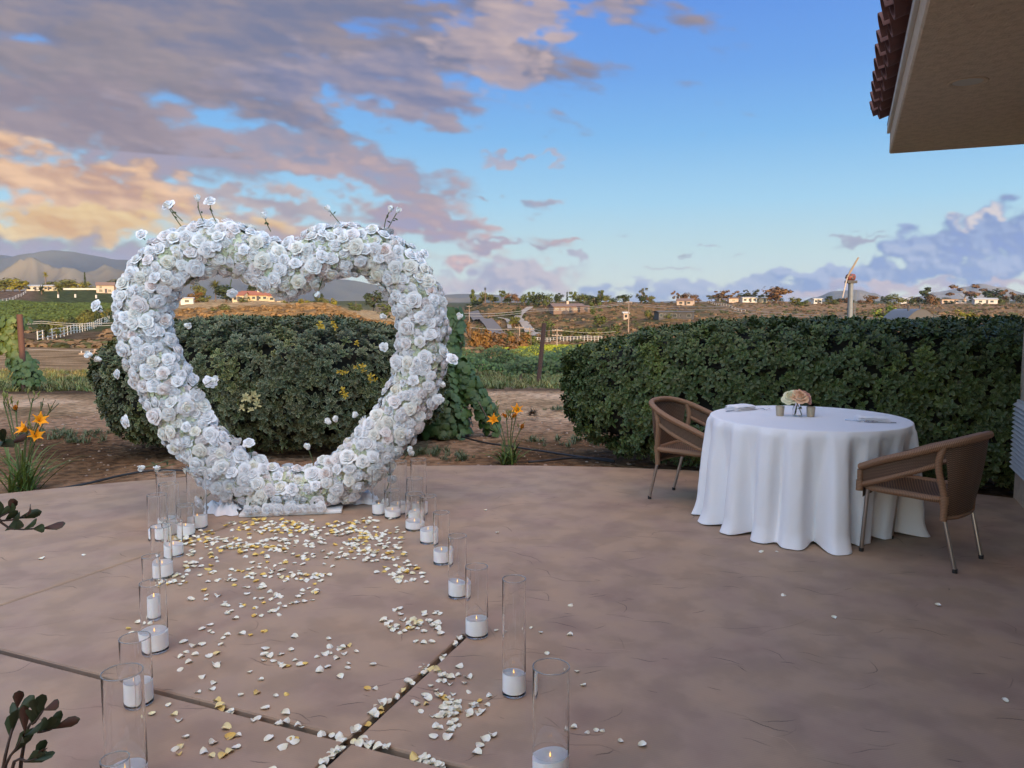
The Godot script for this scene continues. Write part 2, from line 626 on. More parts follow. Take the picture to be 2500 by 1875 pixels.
func sky_at(d: Vector3) -> Color:
	var el := rad_to_deg(asin(clampf(d.y, -1.0, 1.0)))
	var c := blue_at(maxf(el, 0.0))
	var f := -d.z * cos(PITCH) - d.y * sin(PITCH)
	var near := 0.0
	var X := 0.0
	var Y := 0.0
	if f > 0.2:
		X = 1106.0 + 1681.0 * d.x / f
		Y = 829.5 - 1681.0 * (d.y * cos(PITCH) - d.z * sin(PITCH)) / f
		var m := maxf(absf(X - 1106.0) / 1106.0, (829.5 - Y) / 829.5)
		near = 1.0 - smoothstep(1.05, 1.7, m)
	# the wider deck of broken cloud beyond the view
	if near < 1.0:
		var p := Vector3(d.x, maxf(d.y, 0.02) * 2.4, d.z) * 300.0 / (0.35 + maxf(d.y, 0.0))
		var n := sky_noise.get_noise_3dv(p * 0.6)
		var a := smoothstep(-0.12, 0.28, n) * 0.85 * (1.0 - near)
		var n2 := sky_noise.get_noise_3dv(p * 0.6 + Vector3(18, 12, 24))
		var shade := Color.hex(0x8a8298ff).srgb_to_linear()
		var lit := Color.hex(0xd9b9aeff).srgb_to_linear()
		c = c.lerp(shade.lerp(lit, clampf(0.5 + 1.6 * (n - n2), 0, 1)), a)
	if near > 0.0:
		var w1 := sky_warp.get_noise_2d(X, Y * 1.6) * 34.0
		var w2 := sky_warp.get_noise_2d(X + 900.0, Y * 1.6 + 300.0) * 30.0
		var S := X * 0.985 + Y * 0.17
		var T := Y * 0.985 - X * 0.17
		var n := sky_noise.get_noise_2d(S * 0.42, T * 1.35)
		var fine := sky_noise.get_noise_2d(S * 1.5 + 77.0, T * 3.9)
		var n2 := sky_noise.get_noise_2d((S + 14.0) * 0.42, (T - 10.0) * 1.35)
		var veil := sky_warp.get_noise_2d(S * 0.3 + 500.0, T * 0.8)
		var lit := clampf(0.42 + 1.5 * (n - n2) + 0.25 * fine + 0.40 * veil, 0.0, 1.0)
		var p1 := sky_noise.get_noise_2d(X * 1.25 + 31.0, Y * 1.75)
		var p2 := sky_noise.get_noise_2d((X + 9.0) * 1.25 + 31.0, (Y - 8.0) * 1.75)
		var puffed := clampf(0.48 + 2.3 * (p1 - p2) + 0.75 * p1, 0.0, 1.0)
		for k in cloud_list:
			var dx: float = X + w1 - k.x
			var dy: float = Y + w2 - k.y
			if absf(dx) > k.reach or absf(dy) > k.reach:
				continue
			var u: float = (dx * k.cs + dy * k.sn) / k.rx
			var v: float = (dy * k.cs - dx * k.sn) / k.ry
			var q: float = 1.0 - sqrt(u * u + v * v) + ((p1 * 0.6 + n * 0.35) if k.puff else n * k.rag) + fine * 0.20
			if q <= 0.0:
				continue
			var a: float = smoothstep(0.0, k.soft, q) * k.dense * near
			var edge := 1.0 - smoothstep(0.0, k.soft * 1.6, q)
			c = c.lerp(k.shade.lerp(k.lit, clampf((puffed if k.puff else lit) + edge * 0.22, 0.0, 1.0)), a)
	# warm glow added high behind the view, above the sun, to light the patio
	var glow := ADDED_GLOW * smoothstep(0.08, 0.95, d.dot(Vector3(SUN_TO.x, 0.66, 0.71).normalized()))
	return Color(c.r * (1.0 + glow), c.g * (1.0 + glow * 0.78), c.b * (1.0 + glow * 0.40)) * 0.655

var sky_top := 0
func sky_row(j: int) -> void:
	var row := PackedFloat32Array()
	row.resize(sky_wide * 3)
	var el := PI / 2.0 - (sky_top + j + 0.5) / sky_per
	for k in sky_wide:
		var az := (k + 0.5 - sky_from) / sky_per
		var c := sky_at(Vector3(sin(az) * cos(el), sin(el), -cos(az) * cos(el)))
		row[k * 3] = c.r; row[k * 3 + 1] = c.g; row[k * 3 + 2] = c.b
	sky_rows[j] = row

func paint(wide: int, from: int, top: int, rows: int, per: float) -> Image:
	sky_wide = wide; sky_from = from; sky_top = top; sky_per = per
	sky_rows = []
	sky_rows.resize(rows)
	var job := WorkerThreadPool.add_group_task(sky_row, rows)
	WorkerThreadPool.wait_for_group_task_completion(job)
	var all := PackedFloat32Array()
	for r in sky_rows:
		all.append_array(r)
	return Image.create_from_data(wide, rows, false, Image.FORMAT_RGBF, all.to_byte_array())

func sky_panorama() -> ImageTexture:
	for k in CLOUDS:
		var an := deg_to_rad(k[4])
		cloud_list.append({"x": float(k[0]), "y": float(k[1]), "rx": float(k[2]), "ry": float(k[3]), "cs": cos(an), "sn": sin(an), "soft": k[5], "dense": k[6],
			"shade": Color.hex((k[7] << 8) | 255).srgb_to_linear(), "lit": Color.hex((k[8] << 8) | 255).srgb_to_linear(), "rag": 0.75 if k[2] > 300 else 0.8, "puff": k[7] in [0xc49a80, 0xe4b06a, 0xa7a6bf, 0xbda3ac, 0x6f8bbf, 0x7c99c8, 0xa7b2d6], "reach": maxf(k[2], k[3]) * 1.9 + 20.0})
	sky_noise.noise_type = FastNoiseLite.TYPE_SIMPLEX_SMOOTH
	sky_noise.frequency = 0.0062
	sky_noise.fractal_octaves = 5
	sky_noise.seed = 12
	sky_warp.noise_type = FastNoiseLite.TYPE_SIMPLEX
	sky_warp.frequency = 0.009
	sky_warp.fractal_octaves = 3
	sky_warp.seed = 4
	# the whole sky coarsely, then the part round the view finely; straight ahead lies at the picture's left edge
	var w := 4096
	var pan := paint(1024, 0, 0, 257, 1024 / TAU)
	pan.resize(w, 257 * 4, Image.INTERPOLATE_CUBIC)
	var whole := Image.create(w, w / 2, false, Image.FORMAT_RGBF)
	var low := blue_at(0.0)
	whole.fill(Color(low.r * 0.45, low.g * 0.40, low.b * 0.36))
	whole.blit_rect(pan, Rect2i(0, 0, w, w / 4 + 1), Vector2i.ZERO)
	var per := w / TAU
	var top := int(w / 4 - deg_to_rad(30.0) * per)
	var half := 480
	var fine := paint(half * 2, half, top, w / 4 + 1 - top, per)
	whole.blit_rect(fine, Rect2i(half, 0, half, fine.get_height()), Vector2i(0, top))
	whole.blit_rect(fine, Rect2i(0, 0, half, fine.get_height()), Vector2i(w - half, top))
	return ImageTexture.create_from_image(whole)


# ---------- the land: heights from what the photograph shows along columns, as [distance, row of the picture]
var COLS := [
	[-900, [[16, 852], [30, 800], [60, 768], [100, 745], [180, 706], [300, 652], [400, 632], [600, 625], [3000, 655]]],
	[0, [[16, 852], [30, 802], [60, 768], [100, 745], [180, 706], [300, 652], [400, 630], [600, 640], [3000, 655]]],
	[150, [[16, 852], [30, 802], [60, 770], [100, 748], [180, 710], [300, 660], [400, 629], [600, 642], [3000, 655]]],
	[300, [[16, 850], [30, 805], [60, 772], [110, 745], [190, 705], [290, 668], [400, 633], [600, 645], [3000, 655]]],
	[420, [[16, 850], [30, 805], [60, 775], [110, 745], [180, 705], [260, 670], [340, 651], [420, 650], [600, 652], [3000, 655]]],
	[560, [[16, 850], [30, 805], [60, 775], [110, 742], [170, 700], [240, 665], [300, 648], [420, 646], [600, 652], [3000, 655]]],
	[700, [[16, 848], [30, 805], [60, 775], [110, 742], [160, 705], [220, 672], [265, 655], [330, 662], [420, 668], [650, 652], [3000, 655]]],
	[860, [[16, 845], [30, 805], [60, 778], [110, 745], [150, 722], [185, 703], [230, 716], [330, 700], [500, 672], [700, 650], [1000, 655], [3000, 655]]],
	[1000, [[16, 842], [30, 805], [60, 782], [110, 758], [150, 742], [200, 732], [300, 698], [400, 676], [500, 672], [900, 660], [3000, 655]]],
	[1060, [[16, 842], [30, 803], [60, 780], [110, 762], [150, 748], [220, 722], [300, 688], [380, 658], [420, 653], [500, 660], [900, 662], [3000, 655]]],
	[1180, [[16, 842], [30, 800], [60, 778], [110, 764], [150, 748], [220, 722], [300, 684], [360, 662], [420, 651], [500, 656], [900, 662], [3000, 655]]],
	[1320, [[16, 842], [30, 800], [60, 778], [110, 764], [150, 748], [210, 722], [280, 690], [340, 666], [420, 652], [500, 656], [900, 662], [3000, 655]]],
	[1450, [[16, 842], [30, 800], [60, 778], [110, 760], [160, 735], [220, 702], [250, 692], [275, 688], [340, 672], [420, 654], [500, 656], [900, 662], [3000, 655]]],
	[1600, [[16, 842], [30, 800], [60, 778], [110, 756], [160, 725], [220, 698], [300, 672], [380, 654], [440, 650], [520, 656], [900, 660], [3000, 655]]],
	[1780, [[16, 842], [30, 800], [60, 775], [110, 745], [160, 720], [230, 690], [300, 675], [360, 656], [440, 655], [600, 657], [3000, 655]]],
	[1950, [[16, 842], [30, 800], [60, 770], [110, 735], [160, 710], [230, 686], [320, 668], [420, 658], [600, 656], [3000, 655]]],
	[2212, [[16, 842], [30, 800], [60, 770], [110, 735], [160, 706], [230, 684], [320, 666], [420, 658], [600, 655], [3000, 655]]],
	[3100, [[16, 842], [30, 800], [60, 770], [110, 735], [160, 706], [230, 684], [320, 666], [420, 658], [600, 655], [3000, 655]]],
]
var col_u := PackedFloat32Array()
var col_pts := []

func prepare_land() -> void:
	noise_a.noise_type = FastNoiseLite.TYPE_SIMPLEX
	noise_a.frequency = 0.05
	noise_a.fractal_octaves = 4
	noise_b.noise_type = FastNoiseLite.TYPE_SIMPLEX
	noise_b.frequency = 0.012
	noise_b.fractal_octaves = 4
	noise_b.seed = 7
	for c in COLS:
		col_u.append((c[0] - 1106.0) / 1681.0)
		var zs := PackedFloat32Array([log(3.0), log(8.0), log(12.0)])
		var hs := PackedFloat32Array([-0.05, -0.05, -0.08])
		for p in c[1]:
			zs.append(log(float(p[0])))
			hs.append(EYE.y + p[0] * slope_of(p[1] * 1.1302))
		col_pts.append([zs, hs])

func col_height(k: int, lz: float) -> float:
	var zs: PackedFloat32Array = col_pts[k][0]
	var hs: PackedFloat32Array = col_pts[k][1]
	var n := zs.size()
	if lz <= zs[0]: return hs[0]
	for j in n - 1:
		if lz <= zs[j + 1]:
			var t := (lz - zs[j]) / (zs[j + 1] - zs[j])
			# gentle rounding of the knots
			return lerpf(lerpf(hs[j], hs[j + 1], t), lerpf(hs[j], hs[j + 1], smoothstep(0.0, 1.0, t)), 0.35)
	return hs[n - 1]

func land_y(x: float, z: float) -> float:
	var zc := -z
	if zc < 3.0: return -0.05
	var u := x / zc
	var lz := log(zc)
	var k := 0
	while k < col_u.size() - 2 and u > col_u[k + 1]:
		k += 1
	var t := clampf((u - col_u[k]) / (col_u[k + 1] - col_u[k]), 0.0, 1.0)
	t = lerpf(t, smoothstep(0.0, 1.0, t), 0.6)
	var h := lerpf(col_height(k, lz), col_height(k + 1, lz), t)
	var rough := smoothstep(40.0, 200.0, zc) * 0.9
	h += noise_a.get_noise_2d(x, z) * (0.03 + rough * 0.3) + noise_b.get_noise_2d(x, z) * rough * 1.1
	return h

func on_land(x: float, z: float) -> Vector3:
	return Vector3(x, land_y(x, z), z)

func land_hit(px: float, py: float, from := 12.0, to := 620.0) -> Vector3:
	# where the sight line through a pixel (photo 2212 wide) first meets the land; past a crest, the place where it passes closest
	var d := ray(px * 1.1302, py * 1.1302)
	d /= -d.z
	var best := Vector3.ZERO
	var gap := INF
	var zc := from
	while zc < to:
		var p := EYE + d * zc
		var g := p.y - land_y(p.x, p.z)
		if g <= 0.0:
			return on_land(p.x, p.z)
		if g / zc < gap:
			gap = g / zc
			best = on_land(p.x, p.z)
		zc *= 1.012
	return best

func far_at(px: float, depth: float) -> Vector3:
	return on_land((px - 1106.0) / 1681.0 * depth, -depth)

func land_colour(x: float, z: float) -> Color:
	var zc := -z
	var X := 1106.0 + 1681.0 * x / zc
	var n := noise_a.get_noise_2d(x * 2.0 + 40.0, z * 2.0)
	var m := noise_b.get_noise_2d(x * 1.5, z * 1.5 + 90.0)
	var soil := Color(0.38, 0.225, 0.135)
	var track := Color(0.68, 0.45, 0.29)
	var weeds := Color(0.14, 0.16, 0.06)
	var tan := Color(0.42, 0.285, 0.17)
	var dry := Color(0.40, 0.26, 0.13)
	var scrub := Color(0.17, 0.115, 0.07)
	var green := Color(0.075, 0.095, 0.032)
	var lush := Color(0.20, 0.25, 0.03)
	var c := soil
	var edge := n * 0.9
	c = c.lerp(track, smoothstep(11.2, 12.2, zc + edge) * (1.0 - smoothstep(15.4, 16.1, zc + edge * 0.5)))
	c = c.lerp(Color(0.26, 0.17, 0.12), smoothstep(15.6, 16.1, zc + edge * 0.4))
	c = c.lerp(weeds.lerp(tan, smoothstep(-0.1, 0.4, n)), smoothstep(16.6, 18.5, zc + edge))
	if zc > 26.0:
		var far := dry
		if X < 380.0:
			far = tan.lerp(dry, 0.3)
			far = far.lerp(scrub, smoothstep(80.0, 96.0, zc + n * 12.0))
			far = far.lerp(green, smoothstep(150.0, 170.0, zc + n * 10.0))
			far = far.lerp(Color(0.20, 0.13, 0.09), smoothstep(310.0, 330.0, zc) * smoothstep(120.0, 60.0, X))
		elif X < 940.0:
			far = Color(0.52, 0.30, 0.115).lerp(scrub, smoothstep(0.05, 0.5, n + m * 0.4) * 0.75)
			far = far.lerp(Color(0.62, 0.44, 0.25), smoothstep(255.0, 275.0, zc) * 0.8)
			far = far.lerp(Color(0.12, 0.13, 0.06), smoothstep(440.0, 520.0, zc))
		else:
			far = Color(0.34, 0.20, 0.085).lerp(scrub, smoothstep(-0.25, 0.35, n + m * 0.5))
			far = far.lerp(green, smoothstep(0.1, 0.45, m) * 0.8)
			far = far.lerp(Color(0.40, 0.26, 0.16), smoothstep(1480.0, 1560.0, X) * 0.6)
			# the flat vineyard field at the foot of the slope
			if X > 1100.0 and X < 1420.0:
				far = far.lerp(lush, smoothstep(100.0, 108.0, zc) * smoothstep(152.0, 146.0, zc))
			if X < 1080.0:
				far = far.lerp(Color(0.40, 0.24, 0.13), smoothstep(175.0, 150.0, zc))
		c = c.lerp(far, smoothstep(26.0, 34.0, zc))
	c = c.lerp(Color(0.11, 0.12, 0.07), smoothstep(560.0, 760.0, zc))
	return c

func make_land() -> void:
	var mb := MB.new()
	var us := []
	var u := -1.5
	while u < 1.5:
		us.append(u)
		u += 0.0085 if absf(u + 0.02) < 0.72 else 0.06
	var zs := []
	var z := 3.0
	while z < 3400.0:
		zs.append(z)
		z *= 1.022 if z < 26.0 else (1.03 if z < 480.0 else 1.12)
	for zc in zs:
		for uu in us:
			var x: float = uu * zc
			mb.vert(Vector3(x, land_y(x, -zc), -zc), Vector2(x, zc), land_colour(x, -zc))
	var w := us.size()
	for b in zs.size() - 1:
		for a in w - 1:
			var p := b * w + a
			mb.quad(p, p + w, p + w + 1, p + 1)
	# the ground beside and behind the viewer
	var soil := Color(0.38, 0.225, 0.135)
	mb.face([Vector3(-900, -0.09, -3.3), Vector3(900, -0.09, -3.3), Vector3(900, -0.09, 900), Vector3(-900, -0.09, 900)], soil)
	tag(obj("ground", mb.done(), M.land), "dry tan earth falling away to a valley of brown hills", "", "", "structure")

func ridge(called: String, label: String, d0: float, d1: float, u0: float, u1: float, prof: Array, col: Color, dry: Color, rough: float, sd: int) -> void:
	# a mountain range between two distances; prof: [column, row of its skyline in the picture]
	var n := FastNoiseLite.new()
	n.noise_type = FastNoiseLite.TYPE_SIMPLEX
	n.fractal_type = FastNoiseLite.FRACTAL_RIDGED
	n.fractal_gain = 0.45
	n.frequency = 1.6 / (d1 - d0)
	n.fractal_octaves = 5
	n.seed = sd
	var mb := MB.new()
	var nu := 220
	var nv := 46
	for b in nv + 1:
		var f := float(b) / nv
		var zc := lerpf(d0, d1, f)
		for a in nu + 1:
			var uu := lerpf(u0, u1, float(a) / nu)
			var X := 1106.0 + 1681.0 * uu
			var row: float = prof[prof.size() - 1][1]
			for k in prof.size() - 1:
				if X <= prof[k + 1][0]:
					row = lerpf(prof[k][1], prof[k + 1][1], smoothstep(0.0, 1.0, clampf((X - prof[k][0]) / (prof[k + 1][0] - prof[k][0]), 0.0, 1.0)))
					break
			var crest := d0 + (d1 - d0) * 0.8
			var top := crest * slope_of(row * 1.1302)
			var shape := sin(minf(f / 0.8, 1.0) * PI / 2.0) if f < 0.8 else cos((f - 0.8) / 0.2 * PI / 2.0)
			var x := uu * zc
			var rn := n.get_noise_2d(x + 0.3 * zc, zc * 0.45)
			var h := top * pow(maxf(shape, 0.0), 1.25) * (1.0 + rough * 0.45 * (rn - 0.2) * (1.0 - 0.72 * smoothstep(0.55, 0.8, f))) - 20.0 * (1.0 - f)
			mb.vert(Vector3(x, EYE.y + h, -zc), Vector2(a, b), col.lerp(dry, clampf(0.5 + rn * 0.9, 0.0, 1.0)))
	for b in nv:
		for a in nu:
			var p := b * (nu + 1) + a
			mb.quad(p, p + nu + 1, p + nu + 2, p + 1)
	tag(obj(called, mb.done(), M.mountain), label, "", "", "structure")

func make_mountains() -> void:
	ridge("mountain_range", "high hazy mountain range under the golden cloud", 4200, 6000, -1.6, 0.02, [[-1580, 652], [-900, 600], [-500, 556], [0, 551], [150, 549], [300, 560], [430, 584], [560, 592], [720, 602], [860, 620], [960, 640], [1100, 656]], Color(0.05, 0.052, 0.048), Color(0.10, 0.095, 0.07), 0.45, 3)
	ridge("foothills", "sunlit dry foothills below the mountain range", 3100, 3900, -1.4, -0.42, [[-1200, 655], [-700, 620], [-500, 590], [0, 590], [70, 572], [130, 582], [180, 592], [240, 578], [300, 583], [360, 610], [420, 640]], Color(0.06, 0.055, 0.042), Color(0.16, 0.135, 0.09), 1.2, 8)
	ridge("distant_ridge", "low blue ridge beyond the wooded hill", 3600, 5000, -0.12, 0.3, [[900, 640], [1000, 632], [1060, 634], [1160, 646], [1300, 652], [1480, 648], [1560, 652], [1620, 660]], Color(0.08, 0.085, 0.075), Color(0.17, 0.14, 0.10), 0.7, 5)
	ridge("peak", "blue double peak behind the wind machine", 4200, 5300, 0.33, 0.55, [[1660, 662], [1720, 652], [1755, 640], [1800, 628], [1850, 624], [1880, 631], [1915, 643], [1960, 652], [2030, 660]], Color(0.07, 0.08, 0.075), Color(0.17, 0.15, 0.12), 0.6, 6)
	ridge("rocky_peak", "pale rocky peak beyond the white sheds", 4300, 5400, 0.46, 0.85, [[1880, 660], [1950, 645], [2020, 630], [2080, 618], [2110, 611], [2160, 618], [2212, 632], [2300, 652], [2500, 656]], Color(0.08, 0.085, 0.08), Color(0.26, 0.23, 0.19), 0.6, 11)

# ---------- patio and house
const HUB := Vector2(-0.2, 0.0)
const PATIO_R := 7.65
const WALL := Vector3(4.155, 0, -6.33)
const ALONG := Vector3(-0.397, 0, 0.918)
const INTO := Vector3(0.918, 0, 0.397)

func strip(a: Vector3, b: Vector3, wide: float) -> PackedVector2Array:
	var p := Vector2(a.x, a.z)
	var q := Vector2(b.x, b.z)
	var s := (q - p).normalized().orthogonal() * wide / 2.0
	return PackedVector2Array([p + s, q + s, q - s, p - s])

func make_patio() -> void:
	var outline := PackedVector2Array()
	for k in 97:
		var an := lerpf(-PI * 1.02, PI * 0.02, k / 96.0)
		outline.append(HUB + Vector2(cos(an), sin(an)) * PATIO_R)
	outline.append(Vector2(7.4, 9.0))
	outline.append(Vector2(-7.8, 9.0))
	# the joints, drawn from where they show in the photograph
	var a0 := spot(0, 1588); var a1 := spot(1085, 1865)
	var b0 := spot(1137, 1548); var b1 := spot(780, 1875)
	var c0 := spot(200, 1408); var c1 := spot(606, 1268)
	var d0 := spot(800, 1261); var d1 := spot(1000, 1284)
	var grooves := [
		strip(a0 + (a0 - a1).normalized() * 6.0, a1 + (a1 - a0).normalized() * 6.0, 0.034),
		strip(b0, b1 + (b1 - b0).normalized() * 6.0, 0.032),
		strip(c0 + (c0 - c1).normalized() * 6.0, c1 + (c1 - c0).normalized() * 0.55, 0.022),
		strip(d0, d1, 0.010),
	]
	var pieces: Array = [outline]
	for g in grooves:
		var next: Array = []
		for p in pieces:
			for r in Geometry2D.clip_polygons(p, g):
				if not Geometry2D.is_polygon_clockwise(r):
					next.append(r)
				elif r.size() > 2:
					next.append(r)
		pieces = next
	var root := thing("patio", "brown stamped concrete patio with a rounded edge", "")
	root.set_meta("kind", "structure")
	for p in pieces:
		var poly: PackedVector2Array = p
		if Geometry2D.is_polygon_clockwise(poly):
			poly.reverse()
		var area := 0.0
		for k in poly.size():
			area += poly[k].cross(poly[(k + 1) % poly.size()])
		if absf(area) < 0.02:
			continue
		var n := poly.size()
		var mb := MB.new()
		var rings := [[0.011, 0.0], [0.0035, -0.0025], [0.0, -0.010], [0.0, -0.09]]
		var moved := []
		for r in rings:
			var ring := PackedVector2Array()
			for k in n:
				var e0 := (poly[k] - poly[(k - 1 + n) % n]).normalized()
				var e1 := (poly[(k + 1) % n] - poly[k]).normalized()
				var n0 := Vector2(-e0.y, e0.x); var n1 := Vector2(-e1.y, e1.x)
				var miter := (n0 + n1)
				miter = miter.normalized() / maxf(0.35, miter.normalized().dot(n0)) if miter.length() > 0.05 else n0
				ring.append(poly[k] + miter * r[0])
			moved.append(ring)
		var top: PackedVector2Array = moved[0]
		var tris := Geometry2D.triangulate_polygon(top)
		var s0 := mb.v.size()
		for q in top:
			mb.vert(Vector3(q.x, 0, q.y))
		for k in range(0, tris.size(), 3):
			var x := tris[k]; var y := tris[k + 1]; var z := tris[k + 2]
			if (top[y] - top[x]).cross(top[z] - top[x]) > 0:
				mb.tri(s0 + x, s0 + y, s0 + z)
			else:
				mb.tri(s0 + x, s0 + z, s0 + y)
		for r in rings.size() - 1:
			var f := mb.v.size()
			for k in n:
				mb.vert(Vector3(moved[r][k].x, rings[r][1], moved[r][k].y))
				mb.vert(Vector3(moved[r + 1][k].x, rings[r + 1][1], moved[r + 1][k].y))
			for k in n:
				var i0 := f + k * 2
				var i1 := f + ((k + 1) % n) * 2
				mb.quad(i0, i0 + 1, i1 + 1, i1)
		obj("concrete_slab", mb.done(), M.concrete, root)
	var mb2 := MB.new()
	var base := []
	for q in outline:
		var r: Vector2 = HUB + (q - HUB) * 0.985
		base.append(Vector3(r.x, -0.032, r.y))
	var s := mb2.v.size()
	for q in base:
		mb2.vert(q)
	for k in range(1, base.size() - 1):
		mb2.tri(s, s + k, s + k + 1)
	obj("joint_filler", mb2.done(), M.joint, root)

func house_at(along: float, into: float, y: float) -> Vector3:
	return WALL + ALONG * along + INTO * into + Vector3(0, y, 0)

func house_frame(p: Vector3) -> Transform3D:
	# local x goes into the house, local z along its wall towards the viewer
	return Transform3D(Basis(INTO, Vector3.UP, ALONG), p)

func make_house() -> void:
	var t := thing("house", "tan stucco house with a deep boxed eave and red clay roof tiles", "house")
	var long := 24.0
	var deep := 17.0
	var mb := MB.new()
	box(mb, house_frame(house_at(long / 2, 0.12, 1.5)), Vector3(0.24, 3.2, long))
	box(mb, house_frame(house_at(0.12, deep / 2 + 0.12, 1.5)), Vector3(deep - 0.01, 3.2, 0.24))
	box(mb, house_frame(house_at(long - 0.12, deep / 2 + 0.12, 1.5)), Vector3(deep - 0.01, 3.2, 0.24))
	box(mb, house_frame(house_at(long / 2, deep, 1.5)), Vector3(0.24, 3.2, long - 0.5))
	obj("wall", mb.done(), M.stucco, t)
	# boxed eave: soffit and fascia of stucco
	var over := 1.02
	var front := 0.82
	mb = MB.new()
	box(mb, house_frame(house_at((long + front) / 2 - front, (deep + over) / 2 - over, 3.12)), Vector3(deep + over, 0.24, long + front), 0.012)
	obj("soffit", mb.done(), M.stucco, t)
	mb = MB.new()
	box(mb, house_frame(house_at((long + front) / 2 - front, -over - 0.012, 3.225)), Vector3(0.03, 0.07, long + front + 0.02), 0.004)
	box(mb, house_frame(house_at(-front - 0.012, (deep + over) / 2 - over, 3.225)), Vector3(deep + over, 0.07, 0.03), 0.004)
	obj("drip_edge", mb.done(), M.drip_metal, t)
	# roof body: a hip up from the eaves
	mb = MB.new()
	var e0 := house_at(-front - 0.03, -over - 0.03, 3.27)
	var e1 := house_at(long, -over - 0.03, 3.27)
	var e2 := house_at(long, deep, 3.27)
	var e3 := house_at(-front - 0.03, deep, 3.27)
	var r0 := house_at(5.0, deep / 2 - over / 2, 5.6)
	var r1 := house_at(long - 5.0, deep / 2 - over / 2, 5.6)
	mb.face([e0, e1, r1, r0]); mb.face([e1, e2, r1]); mb.face([e2, e3, r0, r1]); mb.face([e3, e0, r0])
	obj("roof", mb.done(), M.clay_old, t)
	# recessed light in the soffit
	var lp := spot(2363, 200, 3.0)
	mb = MB.new()
	lathe(mb, [Vector2(0.118, 0.0), Vector2(0.118, -0.006), Vector2(0.112, -0.009), Vector2(0.092, -0.004), Vector2(0.088, 0.01)], 28, Vector3.ZERO)
	var rl := obj("recessed_light", mb.done(), M.stucco, t)
	rl.position = lp
	mb = MB.new()
	lathe(mb, [Vector2(0.0001, -0.0015), Vector2(0.088, -0.0015)], 28)
	obj("lens", mb.done(), M.lens_frosted, rl)
	# louvred vent low on the wall by the corner
	mb = MB.new()
	var vc := house_at(0.50, -0.012, 0.53)
	box(mb, house_frame(vc), Vector3(0.024, 0.58, 0.94), 0.004)
	var vent := obj("vent_frame", mb.done(), M.vent_white, t)
	for k in 15:
		mb = MB.new()
		box(mb, Transform3D(Basis(INTO, Vector3.UP, ALONG) * Basis(Vector3.BACK, deg_to_rad(38)), house_at(0.50, -0.034, 0.275 + k * 0.0365)), Vector3(0.042, 0.006, 0.92))
		obj("louvre", mb.done(), M.vent_white, vent)
	# mission tiles along the eave: round caps over troughs, two courses
	var caps := []
	for v in 3:
		var c := MB.new()
		tile_shape(c, 0.118 + v * 0.004, 0.46, 1.0)
		caps.append(c.done())
	var pan := MB.new()
	tile_shape(pan, 0.125, 0.46, -1.0)
	var pan_mesh := pan.done()
	var step := 0.335
	var tilt := deg_to_rad(17.0)
	var rest_caps := []
	for course in 2:
		for k in 70:
			var a := -front + 0.12 + k * step
			for kind in 2:
				var up := 0.30 * course
				var p := house_at(a + (0.0 if kind == 0 else step / 2), -over - 0.155 + up * cos(tilt) + (0.02 if kind else 0.0), 3.30 + up * sin(tilt) + (0.055 if kind == 0 else 0.085) + course * 0.018)
				var b := Basis(INTO, Vector3.UP, ALONG) * Basis(Vector3.BACK, tilt + rf(-0.03, 0.03)) * Basis(Vector3.UP, rf(-0.04, 0.04))
				var xf := Transform3D(b, p)
				if k < 34:
					var o := obj("roof_tile", caps[k % 3] if kind == 0 else pan_mesh, pick([M.clay, M.clay, M.clay_old]), t)
					o.transform = xf
				elif kind == 0:
					rest_caps.append(xf)
	many("roof_tiles", caps[0], M.clay, rest_caps, [], t)
	# the flared tile that closes the corner
	mb = MB.new()
	tile_shape(mb, 0.11, 0.5, 1.0)
	var hip := obj("hip_tile", mb.done(), M.clay, t)
	hip.transform = Transform3D(Basis((INTO + ALONG).normalized(), Vector3.UP, (ALONG - INTO).normalized()) * Basis(Vector3.BACK, deg_to_rad(12)), house_at(-front - 0.06, -over - 0.10, 3.42))

func tile_shape(mb: MB, r: float, long: float, way: float) -> void:
	# half a tapered barrel, with thickness, running along +x
	var nu := 10
	for side in 2:
		var first := mb.v.size()
		for e in 2:
			var rr := (r if e == 0 else r * 0.82) - side * 0.014
			for k in nu + 1:
				var an := PI * k / nu
				mb.vert(Vector3(long * e, sin(an) * rr * way, cos(an) * rr))
		for k in nu:
			var p := first + k
			var q := p + nu + 1
			if (side == 0) == (way > 0):
				mb.quad(p, p + 1, q + 1, q)
			else:
				mb.quad(p, q, q + 1, p + 1)
	var f := mb.v.size()
	for k in nu + 1:
		var an := PI * k / nu
		mb.vert(Vector3(0, sin(an) * r * way, cos(an) * r))
		mb.vert(Vector3(0, sin(an) * (r - 0.014) * way, cos(an) * (r - 0.014)))
	for k in nu:
		if way > 0:
			mb.quad(f + k * 2, f + k * 2 + 1, f + k * 2 + 3, f + k * 2 + 2)
		else:
			mb.quad(f + k * 2, f + k * 2 + 2, f + k * 2 + 3, f + k * 2 + 1)

# ---------- leaves and hedges
func leaf(mb: MB, xf: Transform3D, long: float, wide: float, fold: float, droop: float, inner: Color, rim: Color) -> void:
	# an obovate blade along +z with a keel and a paler margin
	var rows := [[0.0, 0.06], [0.3, 0.55], [0.62, 1.0], [0.86, 0.78], [1.0, 0.12]]
	var f := mb.v.size()
	for r in rows:
		var z: float = r[0] * long
		var w: float = r[1] * wide / 2.0
		var y: float = -droop * r[0] * r[0] * long
		for s in [-1.0, -0.72, 0.0, 0.72, 1.0]:
			var edge: bool = absf(s) > 0.9 or r[0] > 0.95
			mb.vert(xf * Vector3(s * w, y + absf(s) * w * fold, z), Vector2.ZERO, rim if edge else inner)
	for k in rows.size() - 1:
		for s in 4:
			var p := f + k * 5 + s
			mb.quad(p, p + 5, p + 6, p + 1)

